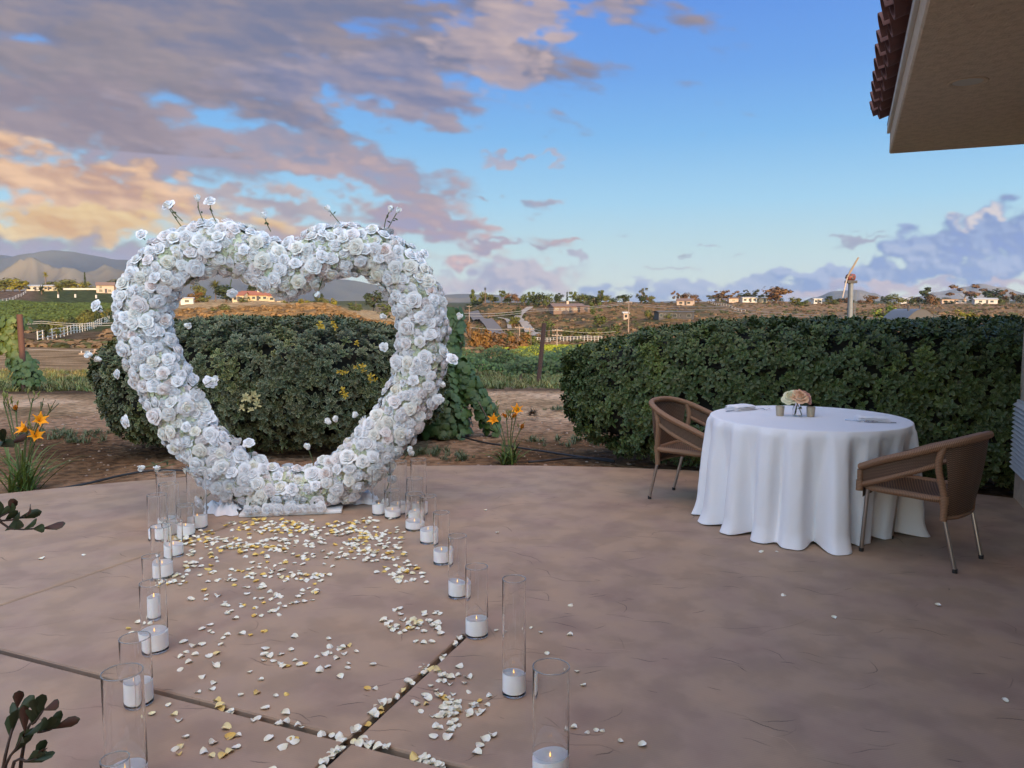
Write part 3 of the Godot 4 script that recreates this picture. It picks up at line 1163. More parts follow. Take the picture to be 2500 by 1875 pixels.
func sprig(n: int, long: float, inner: Color, rim: Color, spread := 1.0) -> ArrayMesh:
	# a whorl of leaves facing +y, as at the end of a hedge twig
	var mb := MB.new()
	for k in n:
		var ring := k % 2
		var an := TAU * k / n + rf(-0.25, 0.25)
		var lift := deg_to_rad(rf(12, 34) + ring * 24.0) / spread
		var b := Basis(Vector3.UP, an) * Basis(Vector3.RIGHT, -lift)
		var s := rf(0.8, 1.1) * (0.82 if ring else 1.0)
		var sh := rf(0.8, 1.15)
		leaf(mb, Transform3D(b, Vector3(0, ring * long * 0.16, 0)), long * s, long * 0.46 * s, 0.25, rf(0.1, 0.35), inner * sh, rim * rf(0.75, 1.1))
	return mb.done()

func bulk(p: Vector3, ex: float) -> float:
	return pow(pow(absf(p.x), ex) + pow(absf(p.y), ex) + pow(absf(p.z), ex), 1.0 / ex)

func facing(n: Vector3, spin: float, size: float) -> Basis:
	# +y along n
	var x := n.cross(Vector3(0.31, 0.2, 0.93)).normalized()
	return Basis(x, n, x.cross(n)).rotated(n, spin).scaled(Vector3.ONE * size)

func hedge(called: String, label: String, centre: Vector3, yaw: float, half: Vector3, ex: float, count: int, sprigs: Array, view_side := true) -> Node3D:
	var t := thing(called, label, "hedge", Vector3(centre.x, 0, centre.z), yaw)
	var mid := Vector3(0, centre.y, 0)
	# near-black hull that paints the shade inside the hedge as colour
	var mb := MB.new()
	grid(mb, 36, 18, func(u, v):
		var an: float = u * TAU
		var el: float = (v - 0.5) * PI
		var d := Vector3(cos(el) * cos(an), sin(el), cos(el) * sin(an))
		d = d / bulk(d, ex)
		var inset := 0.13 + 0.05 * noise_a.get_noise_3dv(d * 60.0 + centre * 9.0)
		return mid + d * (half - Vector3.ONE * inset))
	obj("shade_hull", mb.done(), M.painted_shade, t)
	var eye := t.global_transform.affine_inverse() * EYE if t.is_inside_tree() else Transform3D(Basis(Vector3.UP, yaw), t.position).affine_inverse() * EYE
	var places := []
	while places.size() < count:
		# directions spread evenly over the hull
		var q := Vector3(rf(-1, 1), rf(-1, 1), rf(-1, 1))
		if q.length() > 1.0 or q.length() < 0.1:
			continue
		q = q / maxf(absf(q.x), maxf(absf(q.y), absf(q.z)))
		var face := Vector3(half.y * half.z, half.x * half.z, half.x * half.y)
		var ax := 0 if absf(q.x) > 0.999 else (1 if absf(q.y) > 0.999 else 2)
		face.x *= 2.4
		if rng.randf() > face[ax] / maxf(face.x, maxf(face.y, face.z)):
			continue
		var d := q / bulk(q, ex)
		var n := Vector3(signf(d.x) * pow(absf(d.x), ex - 1.0) / half.x, signf(d.y) * pow(absf(d.y), ex - 1.0) / half.y, signf(d.z) * pow(absf(d.z), ex - 1.0) / half.z).normalized()
		var lump := 1.0 + 0.045 * noise_a.get_noise_3dv(d * half * 28.0 + centre * 5.0) + 0.03 * noise_b.get_noise_3dv(d * half * 60.0)
		var depth := pow(rng.randf(), 1.6) * 0.13
		var p := mid + d * half * lump - n * depth
		if p.y < 0.05:
			continue
		if noise_a.get_noise_3dv(p * 38.0 + centre * 3.0) < -0.30 and rng.randf() < 0.75:
			continue
		var to_eye := (eye - p).normalized()
		if n.dot(to_eye) < -0.35 and rng.randf() < 0.72:
			continue
		var up := (n + Vector3(rf(-0.55, 0.55), rf(-0.1, 0.75), rf(-0.55, 0.55))).normalized()
		var bas := facing(up, rf(0, TAU), rf(0.75, 1.2))
		places.append([Transform3D(bas, p), n.dot(to_eye) / p.distance_to(eye) * (1.0 - depth * 4.0), rng.randi() % sprigs.size()])
	# those that show largest are pieces of their own, the rest one mass
	places.sort_custom(func(a, b): return a[1] > b[1])
	var lead := []
	var every := 3
	for k in places.size():
		if lead.size() < 300 and k % every == 0:
			lead.append(k)
	for k in lead:
		var o := obj("leaf_whorl", sprigs[places[k][2]], M.leaf, t)
		o.transform = places[k][0]
	var mass := []
	var tints := []
	for k in places.size():
		if k < 300 * every and k % every == 0:
			continue
		mass.append(places[k][0])
		var g := rf(0.6, 1.25)
		var fresh := smoothstep(0.1, 0.6, noise_a.get_noise_3dv(places[k][0].origin * 22.0 + centre)) + (0.7 if rng.randf() < 0.05 else 0.0)
		tints.append(Color(g * rf(0.9, 1.15), g, g * rf(0.75, 1.0)).lerp(Color(1.9, 1.7, 0.8) * g, fresh * 0.55))
	many("leaf_mass", sprigs[0], M.leaf, mass, tints, t)
	return t

func make_hedges() -> void:
	var dark := Color(0.050, 0.068, 0.028)
	var cream := Color(0.42, 0.43, 0.27)
	var pale := []
	for k in 4:
		pale.append(sprig(8, 0.068, dark * rf(0.9, 1.2), cream))
	var green := []
	for k in 4:
		green.append(sprig(8, 0.058, Color(0.046, 0.074, 0.025) * rf(0.9, 1.25), Color(0.20, 0.25, 0.11)))
	var left := hedge("clipped_hedge", "rounded variegated hedge standing behind the white rose heart", Vector3(-2.785, 0.68, -9.15), 0.03, Vector3(1.955, 0.765, 1.12), 2.8, 5600, pale)
	# yellow shoots and a bleached patch among the green
	var gold := sprig(7, 0.046, Color(0.48, 0.31, 0.02), Color(0.60, 0.42, 0.05), 0.7)
	var buff := sprig(7, 0.05, Color(0.42, 0.36, 0.16), Color(0.55, 0.50, 0.28))
	for s in [[785, 795, 4, 0.04, 0], [815, 798, 3, 0.04, 0], [870, 838, 2, 0.04, 0], [838, 905, 3, 0.04, 0], [880, 900, 3, 0.04, 0], [910, 925, 3, 0.05, 0], [842, 960, 3, 0.03, 0], [1012, 1010, 4, 0.06, 0], [1025, 985, 2, 0.04, 0], [612, 985, 9, 0.09, 1]]:
		var p := EYE + ray(s[0], s[1]) * 8.05
		for k in s[2]:
			var o := obj("yellow_shoot" if s[4] == 0 else "bleached_shoot", gold if s[4] == 0 else buff, M.leaf, left)
			var q: Vector3 = p + Vector3(rf(-1, 1) * s[3], rf(-1, 1) * s[3], rf(-0.02, 0.06))
			o.transform = left.transform.affine_inverse() * Transform3D(facing(Vector3(rf(-0.4, 0.4), rf(0.2, 0.9), 0.7).normalized(), rf(0, 6), rf(0.7, 1.05)), q)
	var yaw := -atan2(0.35, 0.936)
	hedge("long_hedge", "long dark green hedge behind the dining table, running to the house wall", Vector3(3.78, 0.68, -7.30), yaw, Vector3(3.34, 0.765, 0.80), 3.1, 9500, green)

# ---------- vines and small plants
func vine_leaf_mesh(inner: Color) -> ArrayMesh:
	# a lobed leaf: a fan round its base point
	var mb := MB.new()
	var pts := []
	for k in 15:
		var an := TAU * k / 15.0
		var r := 0.72 + 0.28 * absf(cos(an * 2.5))
		if k == 0: r = 0.35
		pts.append(Vector3(sin(an) * r, -0.22 * r * r + 0.05 * cos(an * 5.0), cos(an) * -r * 0.95 + 0.3))
	var c := mb.vert(Vector3(0, 0.05, 0), Vector2.ZERO, inner * 1.15)
	var first := mb.v.size()
	for p in pts:
		mb.vert(p, Vector2.ZERO, inner)
	for k in 15:
		mb.tri(c, first + (k + 1) % 15, first + k)
	return mb.done()

func leafy(t: Node3D, mesh: ArrayMesh, called: String, spots: Array, lead: int, tint_lo: Color, tint_hi: Color, mat: Material) -> void:
	# spots: [position, normal, size]; the first ones are leaves of their own
	var where := []
	var tints := []
	for k in spots.size():
		var s: Array = spots[k]
		var xf := Transform3D(facing(s[1], rf(0, TAU), s[2]), s[0])
		if k < lead:
			obj(called, mesh, mat, t).transform = xf
		else:
			where.append(xf)
			var c := tint_lo.lerp(tint_hi, rng.randf())
			tints.append(c)
	if where.size():
		many("foliage", mesh, mat, where, tints, t)

func make_near_vines() -> void:
	var big := vine_leaf_mesh(Color(0.055, 0.095, 0.03))
	var t := thing("grape_vine", "big dark green grape vine sprawling beside the rose heart", "vine", Vector3(-1.0, -0.05, -9.85))
	var spots := []
	for k in 1500:
		var h := pow(rng.randf(), 1.25)
		var y := 0.02 + h * 1.56
		var w := lerpf(0.50, 0.13, pow(h, 0.65))
		var an := rf(0, TAU)
		var cx := 0.02 + 0.20 * h + 0.05 * sin(h * 9.0)
		if rng.randf() < 0.22:
			# arching shoots to the right
			var s := rng.randf()
			cx = 0.35 + 0.42 * s; y = 0.10 + 0.75 * (1.0 - s) + rf(-0.1, 0.1); w = 0.13
		var r := w * sqrt(rf(0.35, 1.0))
		spots.append([Vector3(cx + cos(an) * r, y, sin(an) * r * 0.8), Vector3(cos(an), rf(0.1, 0.9), sin(an) + 0.3).normalized(), rf(0.045, 0.075)])
	leafy(t, big, "vine_leaf", spots, 280, Color(0.7, 0.75, 0.6), Color(1.3, 1.25, 0.9), M.vine_leaf)
	var mb := MB.new()
	tube(mb, [Vector3(0, 0, 0), Vector3(0.03, 0.5, 0), Vector3(0.12, 1.0, 0), Vector3(0.22, 1.5, 0)], [0.035, 0.03, 0.02, 0.01], 6)
	tube(mb, [Vector3(0, 0.2, 0), Vector3(0.3, 0.8, 0.05), Vector3(0.6, 0.4, 0.1), Vector3(0.75, 0.1, 0.1)], [0.015, 0.012, 0.01, 0.005], 5)
	obj("trunk", mb.done(), M.bark, t)
	# a post with a young vine at the left, and the leaning post in the gap
	var base := land_hit(52, 845, 13.0, 30.0)
	var lt := thing("vineyard_post", "upright rusty steel post wrapped in bright green vine at the track's far side", "post", base)
	mb = MB.new()
	tube(mb, [Vector3(0.02, -0.2, 0), Vector3(0, height_of(base, 679 * 1.1302) - base.y, 0)], 0.062, 8)
	obj("post", mb.done(), M.rust, lt)
	var bright := vine_leaf_mesh(Color(0.065, 0.10, 0.028))
	var v := thing("young_grape_vine", "bright green young grape vine climbing round the upright rusty post", "vine", base + Vector3(-0.1, 0, -0.12))
	spots = []
	for k in 620:
		var h := rng.randf()
		var y := 0.12 + h * 1.45
		var w := 0.26 + 0.10 * sin(h * 7.0)
		var cx := -0.05 + 0.14 * sin(h * 5.0 + 1.0)
		if h > 0.5 and rng.randf() < 0.45: cx -= rf(0.1, 0.6)
		var an := rf(0, TAU)
		var r := w * sqrt(rng.randf())
		spots.append([Vector3(cx + cos(an) * r, y, sin(an) * r * 0.8), Vector3(cos(an), rf(0.1, 0.8), sin(an) + 0.4).normalized(), rf(0.06, 0.10)])
	leafy(v, bright, "vine_leaf", spots, 120, Color(0.75, 0.8, 0.6), Color(1.35, 1.25, 1.0), M.vine_leaf)
	mb = MB.new()
	tube(mb, [Vector3(0, -0.05, 0), Vector3(0.06, 0.5, 0), Vector3(-0.02, 1.0, 0), Vector3(-0.4, 1.3, 0)], [0.03, 0.025, 0.02, 0.01], 6)
	obj("stem", mb.done(), M.bark, v)
	base = land_hit(1163, 830, 13.0, 30.0)
	var lean := thing("vineyard_post", "leaning rusty steel post standing alone in the gap between the hedges", "post", base)
	mb = MB.new()
	tube(mb, [Vector3(-0.02, -0.2, 0), Vector3(0.14, height_of(base, 698 * 1.1302) - base.y, 0.0)], 0.055, 8)
	obj("post", mb.done(), M.rust, lean)
	# rows of vines falling away behind the leaning post
	var rows := [[20.5, -0.2, 2.6, 0.34], [25.0, -2.0, 6.0, 0.46], [33.0, -3.5, 8.0, 0.62], [44.0, -5.0, 10.0, 0.75], [60.0, -6.0, 15.0, 0.85]]
	var names := ["nearest low row of grape vines across the gap beyond the dirt track", "second row of grape vines beyond the dirt track", "third row of grape vines down the slope", "fourth row of grape vines down the slope", "farthest row of grape vines above the road"]
	for k in rows.size():
		var z: float = rows[k][0]
		var vr := thing("vine_row", names[k], "vine row", on_land(rows[k][1], -z), 0.0, "vine rows beyond the track")
		spots = []
		var wide: float = rows[k][2]
		var tall: float = rows[k][3]
		for j in int(wide * 260.0):
			var x := rf(0, wide)
			var gy := land_y(rows[k][1] + x, -z - x * 0.16) - vr.position.y
			var dense := 0.75 + 0.4 * sin(x * 2.1 + k) 
			spots.append([Vector3(x, gy + 0.25 + tall * rng.randf() * dense, -x * 0.16 + rf(-0.25, 0.25)), Vector3(rf(-0.6, 0.6), rf(0.2, 1.0), 0.6).normalized(), rf(0.035, 0.065)])
		leafy(vr, bright if k != 1 else big, "vine_leaf", spots, 0, Color(0.45, 0.50, 0.40) * (1.0 + 0.25 * (k % 2)), Color(1.0, 0.98, 0.7) * (1.0 + 0.45 * (k % 2)), M.vine_leaf)
		mb = MB.new()
		var x := 0.4
		while x < wide:
			var gy := land_y(rows[k][1] + x, -z - x * 0.16) - vr.position.y
			tube(mb, [Vector3(x, gy - 0.1, -x * 0.16), Vector3(x + 0.04, gy + tall * 0.7, -x * 0.16)], 0.035, 5)
			x += 1.6
		var tr := obj("trunks", mb.done(), M.bark, vr)
		tr.set_meta("kind", "stuff")

func blade(mb: MB, from: Vector3, dir: Vector3, long: float, wide: float, bend: float, col: Color, seg := 6) -> void:
	# a strap leaf that rises and arches over
	var side := dir.cross(Vector3.UP).normalized()
	var p := from
	var pitch := asin(clampf(dir.normalized().y, -1, 1))
	var flat := Vector3(dir.x, 0, dir.z).normalized()
	var f := mb.v.size()
	for k in seg + 1:
		var t := float(k) / seg
		var w := wide * (1.0 - pow(t, 2.2)) * (0.55 + 0.9 * t * (1.0 - t) + 0.25) * 0.5
		mb.vert(p - side * w, Vector2.ZERO, col)
		mb.vert(p + Vector3(0, -w * 0.5, 0), Vector2.ZERO, col * 0.9)
		mb.vert(p + side * w, Vector2.ZERO, col)
		var d := flat * cos(pitch) + Vector3.UP * sin(pitch)
		p += d * long / seg
		pitch -= bend / seg * (0.4 + 1.3 * t)
	for k in seg:
		var a := f + k * 3
		mb.quad(a, a + 3, a + 4, a + 1)
		mb.quad(a + 1, a + 4, a + 5, a + 2)

func lily_flower(open: float, col: Color) -> ArrayMesh:
	# six recurved petals, opening along +y
	var mb := MB.new()
	for k in 6:
		var an := TAU * k / 6.0
		var wide := 0.019 if k % 2 == 0 else 0.013
		var f := mb.v.size()
		for j in 7:
			var t := j / 6.0
			var rad := 0.004 + open * 0.055 * pow(t, 1.5) 
			var y := 0.075 * t * (1.0 - open * 0.35 * t * t)
			var w := wide * sin(minf(t * 1.15 + 0.12, 1.0) * PI * 0.93 + 0.1) + 0.002
			for s in [-1.0, 0.0, 1.0]:
				var c := Vector3(cos(an), 0, sin(an)) * (rad - (0.006 if s == 0.0 else 0.0) * t)
				var q: Vector3 = Vector3(-sin(an), 0, cos(an)) * w * s
				mb.vert(c + q + Vector3(0, y, 0), Vector2.ZERO, col.lerp(Color(0.75, 0.45, 0.02), (1.0 - t) * 0.6))
		for j in 6:
			var a := f + j * 3
			mb.quad(a, a + 3, a + 4, a + 1)
			mb.quad(a + 1, a + 4, a + 5, a + 2)
	return mb.done()

func daylily(label: String, where: Vector3, leaves: int, long: float, scapes: Array, spread: float) -> void:
	var t := thing("daylily", label, "flowers", where)
	var green := Color(0.13, 0.19, 0.045)
	for k in leaves:
		var mb := MB.new()
		var an := rf(0, TAU)
		var tilt := rf(0.75, 1.45)
		blade(mb, Vector3(rf(-0.06, 0.06) * spread, -0.03, rf(-0.06, 0.06) * spread), Vector3(cos(an) * cos(tilt), sin(tilt), sin(an) * cos(tilt)), long * rf(0.55, 1.1), 0.022, rf(0.6, 2.3), green * rf(0.55, 1.15), 7)
		obj("blade", mb.done(), M.blade, t)
	var open := lily_flower(1.0, Color(0.86, 0.27, 0.012))
	var shut := lily_flower(0.22, Color(0.70, 0.26, 0.05))
	for s in scapes:
		var tip: Vector3 = s[0] - where
		var mb := MB.new()
		var mid := Vector3(tip.x * 0.42, tip.y * 0.55, tip.z * 0.42)
		tube(mb, spline([Vector3(tip.x * 0.1, 0, tip.z * 0.1), mid, tip], 8), 0.0055, 5, false, Color(0.11, 0.14, 0.05))
		for j in 3:
			var e := tip + Vector3(rf(-0.05, 0.05), rf(0.0, 0.05), rf(-0.04, 0.04))
			tube(mb, [mid.lerp(tip, 0.80 + j * 0.06), e], 0.0035, 4, false, Color(0.11, 0.12, 0.05))
			if s[1] != "bare":
				tube(mb, [e, e + Vector3(rf(-0.01, 0.01), 0.02, 0), e + Vector3(rf(-0.015, 0.015), 0.045, 0)], [0.004, 0.009, 0.003], 6, false, Color(0.20, 0.20, 0.05))
		obj("scape", mb.done(), M.blade, t)
		if s[1] == "open" or s[1] == "shut":
			var o := obj("flower" if s[1] == "open" else "bud", open if s[1] == "open" else shut, M.rose, t)
			o.transform = Transform3D(facing(Vector3(s[2], 0.65, 0.75).normalized(), rf(0, 1), 1.3 if s[1] == "open" else 1.0), tip)

func make_small_plants() -> void:
	# orange daylilies at the left edge and in the gap
	var b := spot(55, 1195, -0.05)
	var s := []
	for q in [[65, 1052, "open", -0.5], [88, 1068, "open", 0.5], [95, 1030, "open", 0.8], [38, 1000, "shut", 0.5], [20, 985, "buds", 0], [8, 980, "buds", 0], [80, 972, "buds", 0], [128, 990, "bare", 0], [105, 985, "bare", 0]]:
		var d := ray(q[0], q[1])
		s.append([EYE + d * ((-b.z + rf(-0.12, 0.12)) / -d.z), q[2], q[3]])
	daylily("daylily clump with open orange flowers at the left edge of the patio", b, 62, 0.62, s, 1.6)
	b = spot(1243, 1128, -0.05)
	s = []
	for q in [[1207, 1030, "open", -0.2], [1262, 1006, "open", 0.0], [1236, 1018, "shut", -0.7], [1251, 1018, "shut", 0.6], [1273, 1045, "shut", 0.2], [1208, 998, "buds", 0]]:
		var d := ray(q[0], q[1])
		s.append([EYE + d * ((-b.z + rf(-0.1, 0.1)) / -d.z), q[2], q[3]])
	daylily("daylily clump with two orange flowers in the dirt between the hedges", b, 46, 0.36, s, 1.2)
	# dark shrub tips that lean in at the lower left corner
	var bank := [
		["glossy dark shrub with red tipped leaves at the patio's near corner", [[10, 1880, 60, 1790], [10, 1860, 42, 1730], [60, 1800, 105, 1735], [60, 1800, 128, 1780], [30, 1870, 92, 1850]], 2.15],
		["dark narrow leaves reaching in over the patio below the daylilies", [[-60, 1290, 20, 1252], [-60, 1290, 60, 1262], [-60, 1300, 100, 1290]], 2.6],
		["dark blurred leaf sprays hanging before the daylily clump", [[-70, 1096, 22, 1084]], 2.6],
	]
	var dark := Color(0.03, 0.045, 0.018)
	for k in bank:
		var d0 := ray(k[1][0][0], k[1][0][1])
		var root: Vector3 = EYE + d0 * (k[2] / -d0.z)
		var t := thing("leaning_shrub", k[0], "shrub", Vector3(root.x - 0.15, 0.0, root.z))
		for q in k[1]:
			var p0 := ray(q[0], q[1]); var p1 := ray(q[2], q[3])
			var a: Vector3 = EYE + p0 * ((k[2] + rf(-0.03, 0.03)) / -p0.z) - t.position
			var e: Vector3 = EYE + p1 * ((k[2] + rf(-0.08, 0.08)) / -p1.z) - t.position
			var mb := MB.new()
			tube(mb, spline([Vector3(a.x - 0.05, 0, a.z), a, a.lerp(e, 0.6), e], 8), [0.006, 0.006, 0.005, 0.005, 0.004, 0.004, 0.003, 0.003, 0.002], 5, false, Color(0.05, 0.03, 0.02))
			obj("stem", mb.done(), M.blade, t)
			var dirn := (e - a).normalized()
			for j in 5:
				mb = MB.new()
				var p := a.lerp(e, 0.45 + 0.14 * j)
				var out := (dirn * 0.8 + Vector3(rf(-0.7, 0.7), rf(-0.1, 0.7), rf(-0.5, 0.5))).normalized()
				var see := (EYE - (t.position + p)).normalized() + Vector3(rf(-0.6, 0.6), rf(-0.2, 0.8), rf(-0.3, 0.3))
				var right := out.cross(see).normalized()
				leaf(mb, Transform3D(Basis(right, out.cross(right), out), p), rf(0.055, 0.085), rf(0.024, 0.034), 0.35, rf(0.0, 0.3), dark * rf(0.8, 1.3) if j < 4 else Color(0.07, 0.03, 0.02), dark)
				obj("leaf", mb.done(), M.leaf, t)
	# drip hoses along the patio edge
	for h in [["black drip hose curving along the patio edge on the left", [[40, 1215], [130, 1196], [215, 1180], [300, 1160], [380, 1148], [470, 1150]]], ["black drip hose crossing the dirt behind the daylily to the long hedge", [[1120, 1064], [1180, 1080], [1260, 1092], [1340, 1104], [1420, 1116], [1500, 1128]]], ["black drip hose lying against the patio edge before the long hedge", [[1290, 1128], [1340, 1124], [1400, 1118], [1470, 1120], [1500, 1126]]]]:
		var pts := []
		for q in h[1]:
			pts.append(spot(q[0], q[1], -0.03))
		var mb := MB.new()
		tube(mb, spline(pts, 24), 0.011, 7)
		tag(obj("drip_hose", mb.done(), M.hose), h[0], "hose")
	# weeds: low grey-green tufts on the dirt
	var tuft := MB.new()
	for k in 16:
		var an := rf(0, TAU)
		blade(tuft, Vector3(rf(-0.03, 0.03), -0.01, rf(-0.03, 0.03)), Vector3(cos(an), rf(0.5, 2.0), sin(an)).normalized(), rf(0.05, 0.11), 0.010, rf(0.3, 1.6), Color(0.10, 0.125, 0.06) * rf(0.7, 1.3), 3)
	var tm := tuft.done()
	var patches := [["grey green weed patch on the dirt left of the round hedge", 160, 1060, 0.6, 46], ["small weed patch nearest the round hedge on the left", 215, 1075, 0.3, 14], ["low weeds growing right behind the rose heart's foot", 1060, 1105, 0.35, 26], ["weed tufts by the patio edge left of the daylily", 1110, 1118, 0.22, 14], ["spiky weed at the track's edge beside the long hedge", 1352, 1000, 0.16, 12], ["sparse seedlings in the dirt before the long hedge", 1400, 1080, 0.55, 22], ["vine seedling spreading below the grape vine", 1085, 1070, 0.2, 18]]
	for p in patches:
		var c := spot(p[1], p[2], -0.05)
		var t := thing("weed_patch", p[0], "weeds", c)
		for k in p[4]:
			var o := obj("weed", tm, M.blade, t)
			o.position = Vector3(rf(-1, 1) * p[3], rf(-0.01, 0.01), rf(-0.5, 0.5) * p[3])
			o.rotation.y = rf(0, TAU)
			o.scale = Vector3.ONE * rf(0.5, 1.25)
	# the rough growth beyond the track
	var where := []
	var tints := []
	for k in 5200:
		var zc := rf(16.6, 30.0)
		var u := rf(-0.75, 0.12)
		if u > -0.40 and u < -0.12: continue
		where.append(Transform3D(Basis(Vector3.UP, rf(0, TAU)).scaled(Vector3.ONE * rf(1.0, 2.9)), on_land(u * zc, -zc)))
		var g := rf(0.7, 1.5)
		tints.append(Color(g * rf(0.9, 1.7), g * rf(0.9, 1.2), g * 0.7))
	var wd := many("weeds", tm, M.blade, where, tints)
	tag(wd, "rough green and straw weeds on the far side of the dirt track")
	# a dried brown tuft on the track's edge
	var c := spot(1300, 1022, -0.06)
	var mb := MB.new()
	for k in 120:
		var d := Vector3(rf(-1, 1), rf(-0.2, 1), rf(-1, 1)).normalized()
		blade(mb, Vector3(0, 0.06, 0) + d * 0.03, d, rf(0.06, 0.11), 0.012, rf(0.2, 1.4), Color(0.15, 0.10, 0.065) * rf(0.5, 1.3), 3)
	var dry := obj("dried_tuft", mb.done(), M.blade)
	dry.position = c
	tag(dry, "round dried brown tuft at the edge of the dirt track", "plant", "", "thing")
	# pebbles and crumbs of earth
	where = []
	tints = []
	var peb := SphereMesh.new()
	peb.radius = 0.5; peb.height = 0.7; peb.radial_segments = 7; peb.rings = 4
	for k in 1500:
		var p := Vector3(rf(-7, 2.0), -0.05, rf(-12.5, -7.4))
		if Vector2(p.x, p.z).distance_to(HUB) < PATIO_R + 0.03: continue
		p.y = land_y(p.x, p.z)
		where.append(Transform3D(Basis(Vector3.UP, rf(0, 6)).scaled(Vector3(rf(0.6, 1.4), 1, 1) * pow(rng.randf(), 2.5) * 0.035 + Vector3.ONE * 0.006), p))
		var g := rf(0.16, 0.42)
		tints.append(Color(g, g * 0.72, g * 0.55))
	var pm := mat("pebble", Color.WHITE, 0.95)
	pm.vertex_color_use_as_albedo = true
	tag(many("pebbles", peb, pm, where, tints), "small clods and pebbles scattered over the dirt")

# ---------- the heart of roses
func rose(sd: int, openness: float, body: Color, heart: Color) -> ArrayMesh:
	# petals in whorls round the +y axis, about 0.1 across
	var r := RandomNumberGenerator.new()
	r.seed = sd
	var mb := MB.new()
	# [petals, radius at the lip, height of the lip, span in radians, outward curl]
	var whorls := [[2, 0.0045, 0.050, 4.2, 0.0], [3, 0.0105, 0.051, 3.2, 0.0005], [4, 0.0175, 0.050, 2.5, 0.002], [5, 0.0265, 0.046, 2.0, 0.006], [5, 0.037, 0.037, 1.85, 0.011], [6, 0.048, 0.025, 1.6, 0.015]]
	# the close packed heart just under the lips
	lathe(mb, [Vector2(0.020, 0.0), Vector2(0.043 * openness, 0.017), Vector2(0.035 * openness, 0.028), Vector2(0.026, 0.034), Vector2(0.017, 0.039), Vector2(0.010, 0.0415), Vector2(0.004, 0.043), Vector2(0.0003, 0.0432)], 12, Vector3.ZERO, heart * 0.86)
	for w in whorls.size():
		var n: int = whorls[w][0]
		var turn := r.randf() * TAU
		var t_in := float(w) / (whorls.size() - 1)
		for k in n:
			var phi := turn + TAU * k / n + r.randf_range(-0.14, 0.14)
			var lip: float = whorls[w][1] * lerpf(1.0, openness, t_in) * r.randf_range(0.92, 1.08)
			var high: float = whorls[w][2] * r.randf_range(0.93, 1.06)
			var span: float = whorls[w][3]
			var curl: float = whorls[w][4] * r.randf_range(0.6, 1.3)
			var col := heart.lerp(body, smoothstep(0.15, 0.7, t_in))
			var wave := r.randf_range(0.0, TAU)
			var skew := r.randf_range(-0.004, 0.004)
			var nu := 6
			var nv := 5
			var f := mb.v.size()
			for b in nv + 1:
				var t := float(b) / nv
				for a in nu + 1:
					var s := 2.0 * a / nu - 1.0
					var tt := t * (1.0 - 0.22 * pow(absf(s), 3.0))
					var rad := lip * (0.22 + 0.78 * pow(tt, 0.62)) + curl * pow(tt, 5.0) * (1.0 - 0.3 * s * s)
					rad += 0.0016 * sin(s * 4.0 + wave) * tt + skew * s * tt + w * 0.0006 * (1.0 - absf(s))
					var y := high * tt - curl * 0.75 * pow(tt, 7.0) + 0.0015 * cos(s * 3.0 + wave) * tt
					var an := phi + s * span / 2.0 * (0.35 + 0.65 * sqrt(tt))
					mb.vert(Vector3(cos(an) * rad, y, sin(an) * rad), Vector2.ZERO, col)
			for b in nv:
				for a in nu:
					var p := f + b * (nu + 1) + a
					mb.quad(p, p + nu + 1, p + nu + 2, p + 1)
	return mb.done()

func bud_mesh(col: Color) -> ArrayMesh:
	var mb := MB.new()
	lathe(mb, [Vector2(0.002, 0), Vector2(0.014, 0.008), Vector2(0.020, 0.024), Vector2(0.018, 0.038), Vector2(0.012, 0.046), Vector2(0.015, 0.050), Vector2(0.004, 0.044)], 10, Vector3.ZERO, col)
	for k in 5:
		var an := TAU * k / 5
		leaf(mb, Transform3D(Basis(Vector3.UP, an) * Basis(Vector3.RIGHT, -1.0), Vector3(0, 0.002, 0)), 0.028, 0.011, 0.3, 0.1, Color(0.09, 0.14, 0.04), Color(0.09, 0.14, 0.04))
	for k in 3:
		var an := TAU * k / 3 + 0.4
		leaf(mb, Transform3D(Basis(Vector3.UP, an) * Basis(Vector3.RIGHT, -1.15), Vector3(0, 0.006, 0)), 0.056, 0.044, -0.35, -0.12, col, col)
	return mb.done()

var heart_path := []
var heart_frame := Transform3D()

func heart_point(px: float, py: float) -> Vector3:
	# where a sight line (photo 2212 wide) meets the arch's plane, in the plane's own axes
	var d := ray(px * 1.1302, py * 1.1302)
	var n := heart_frame.basis.z
	var t := (heart_frame.origin - EYE).dot(n) / d.dot(n)
	return heart_frame.affine_inverse() * (EYE + d * t)

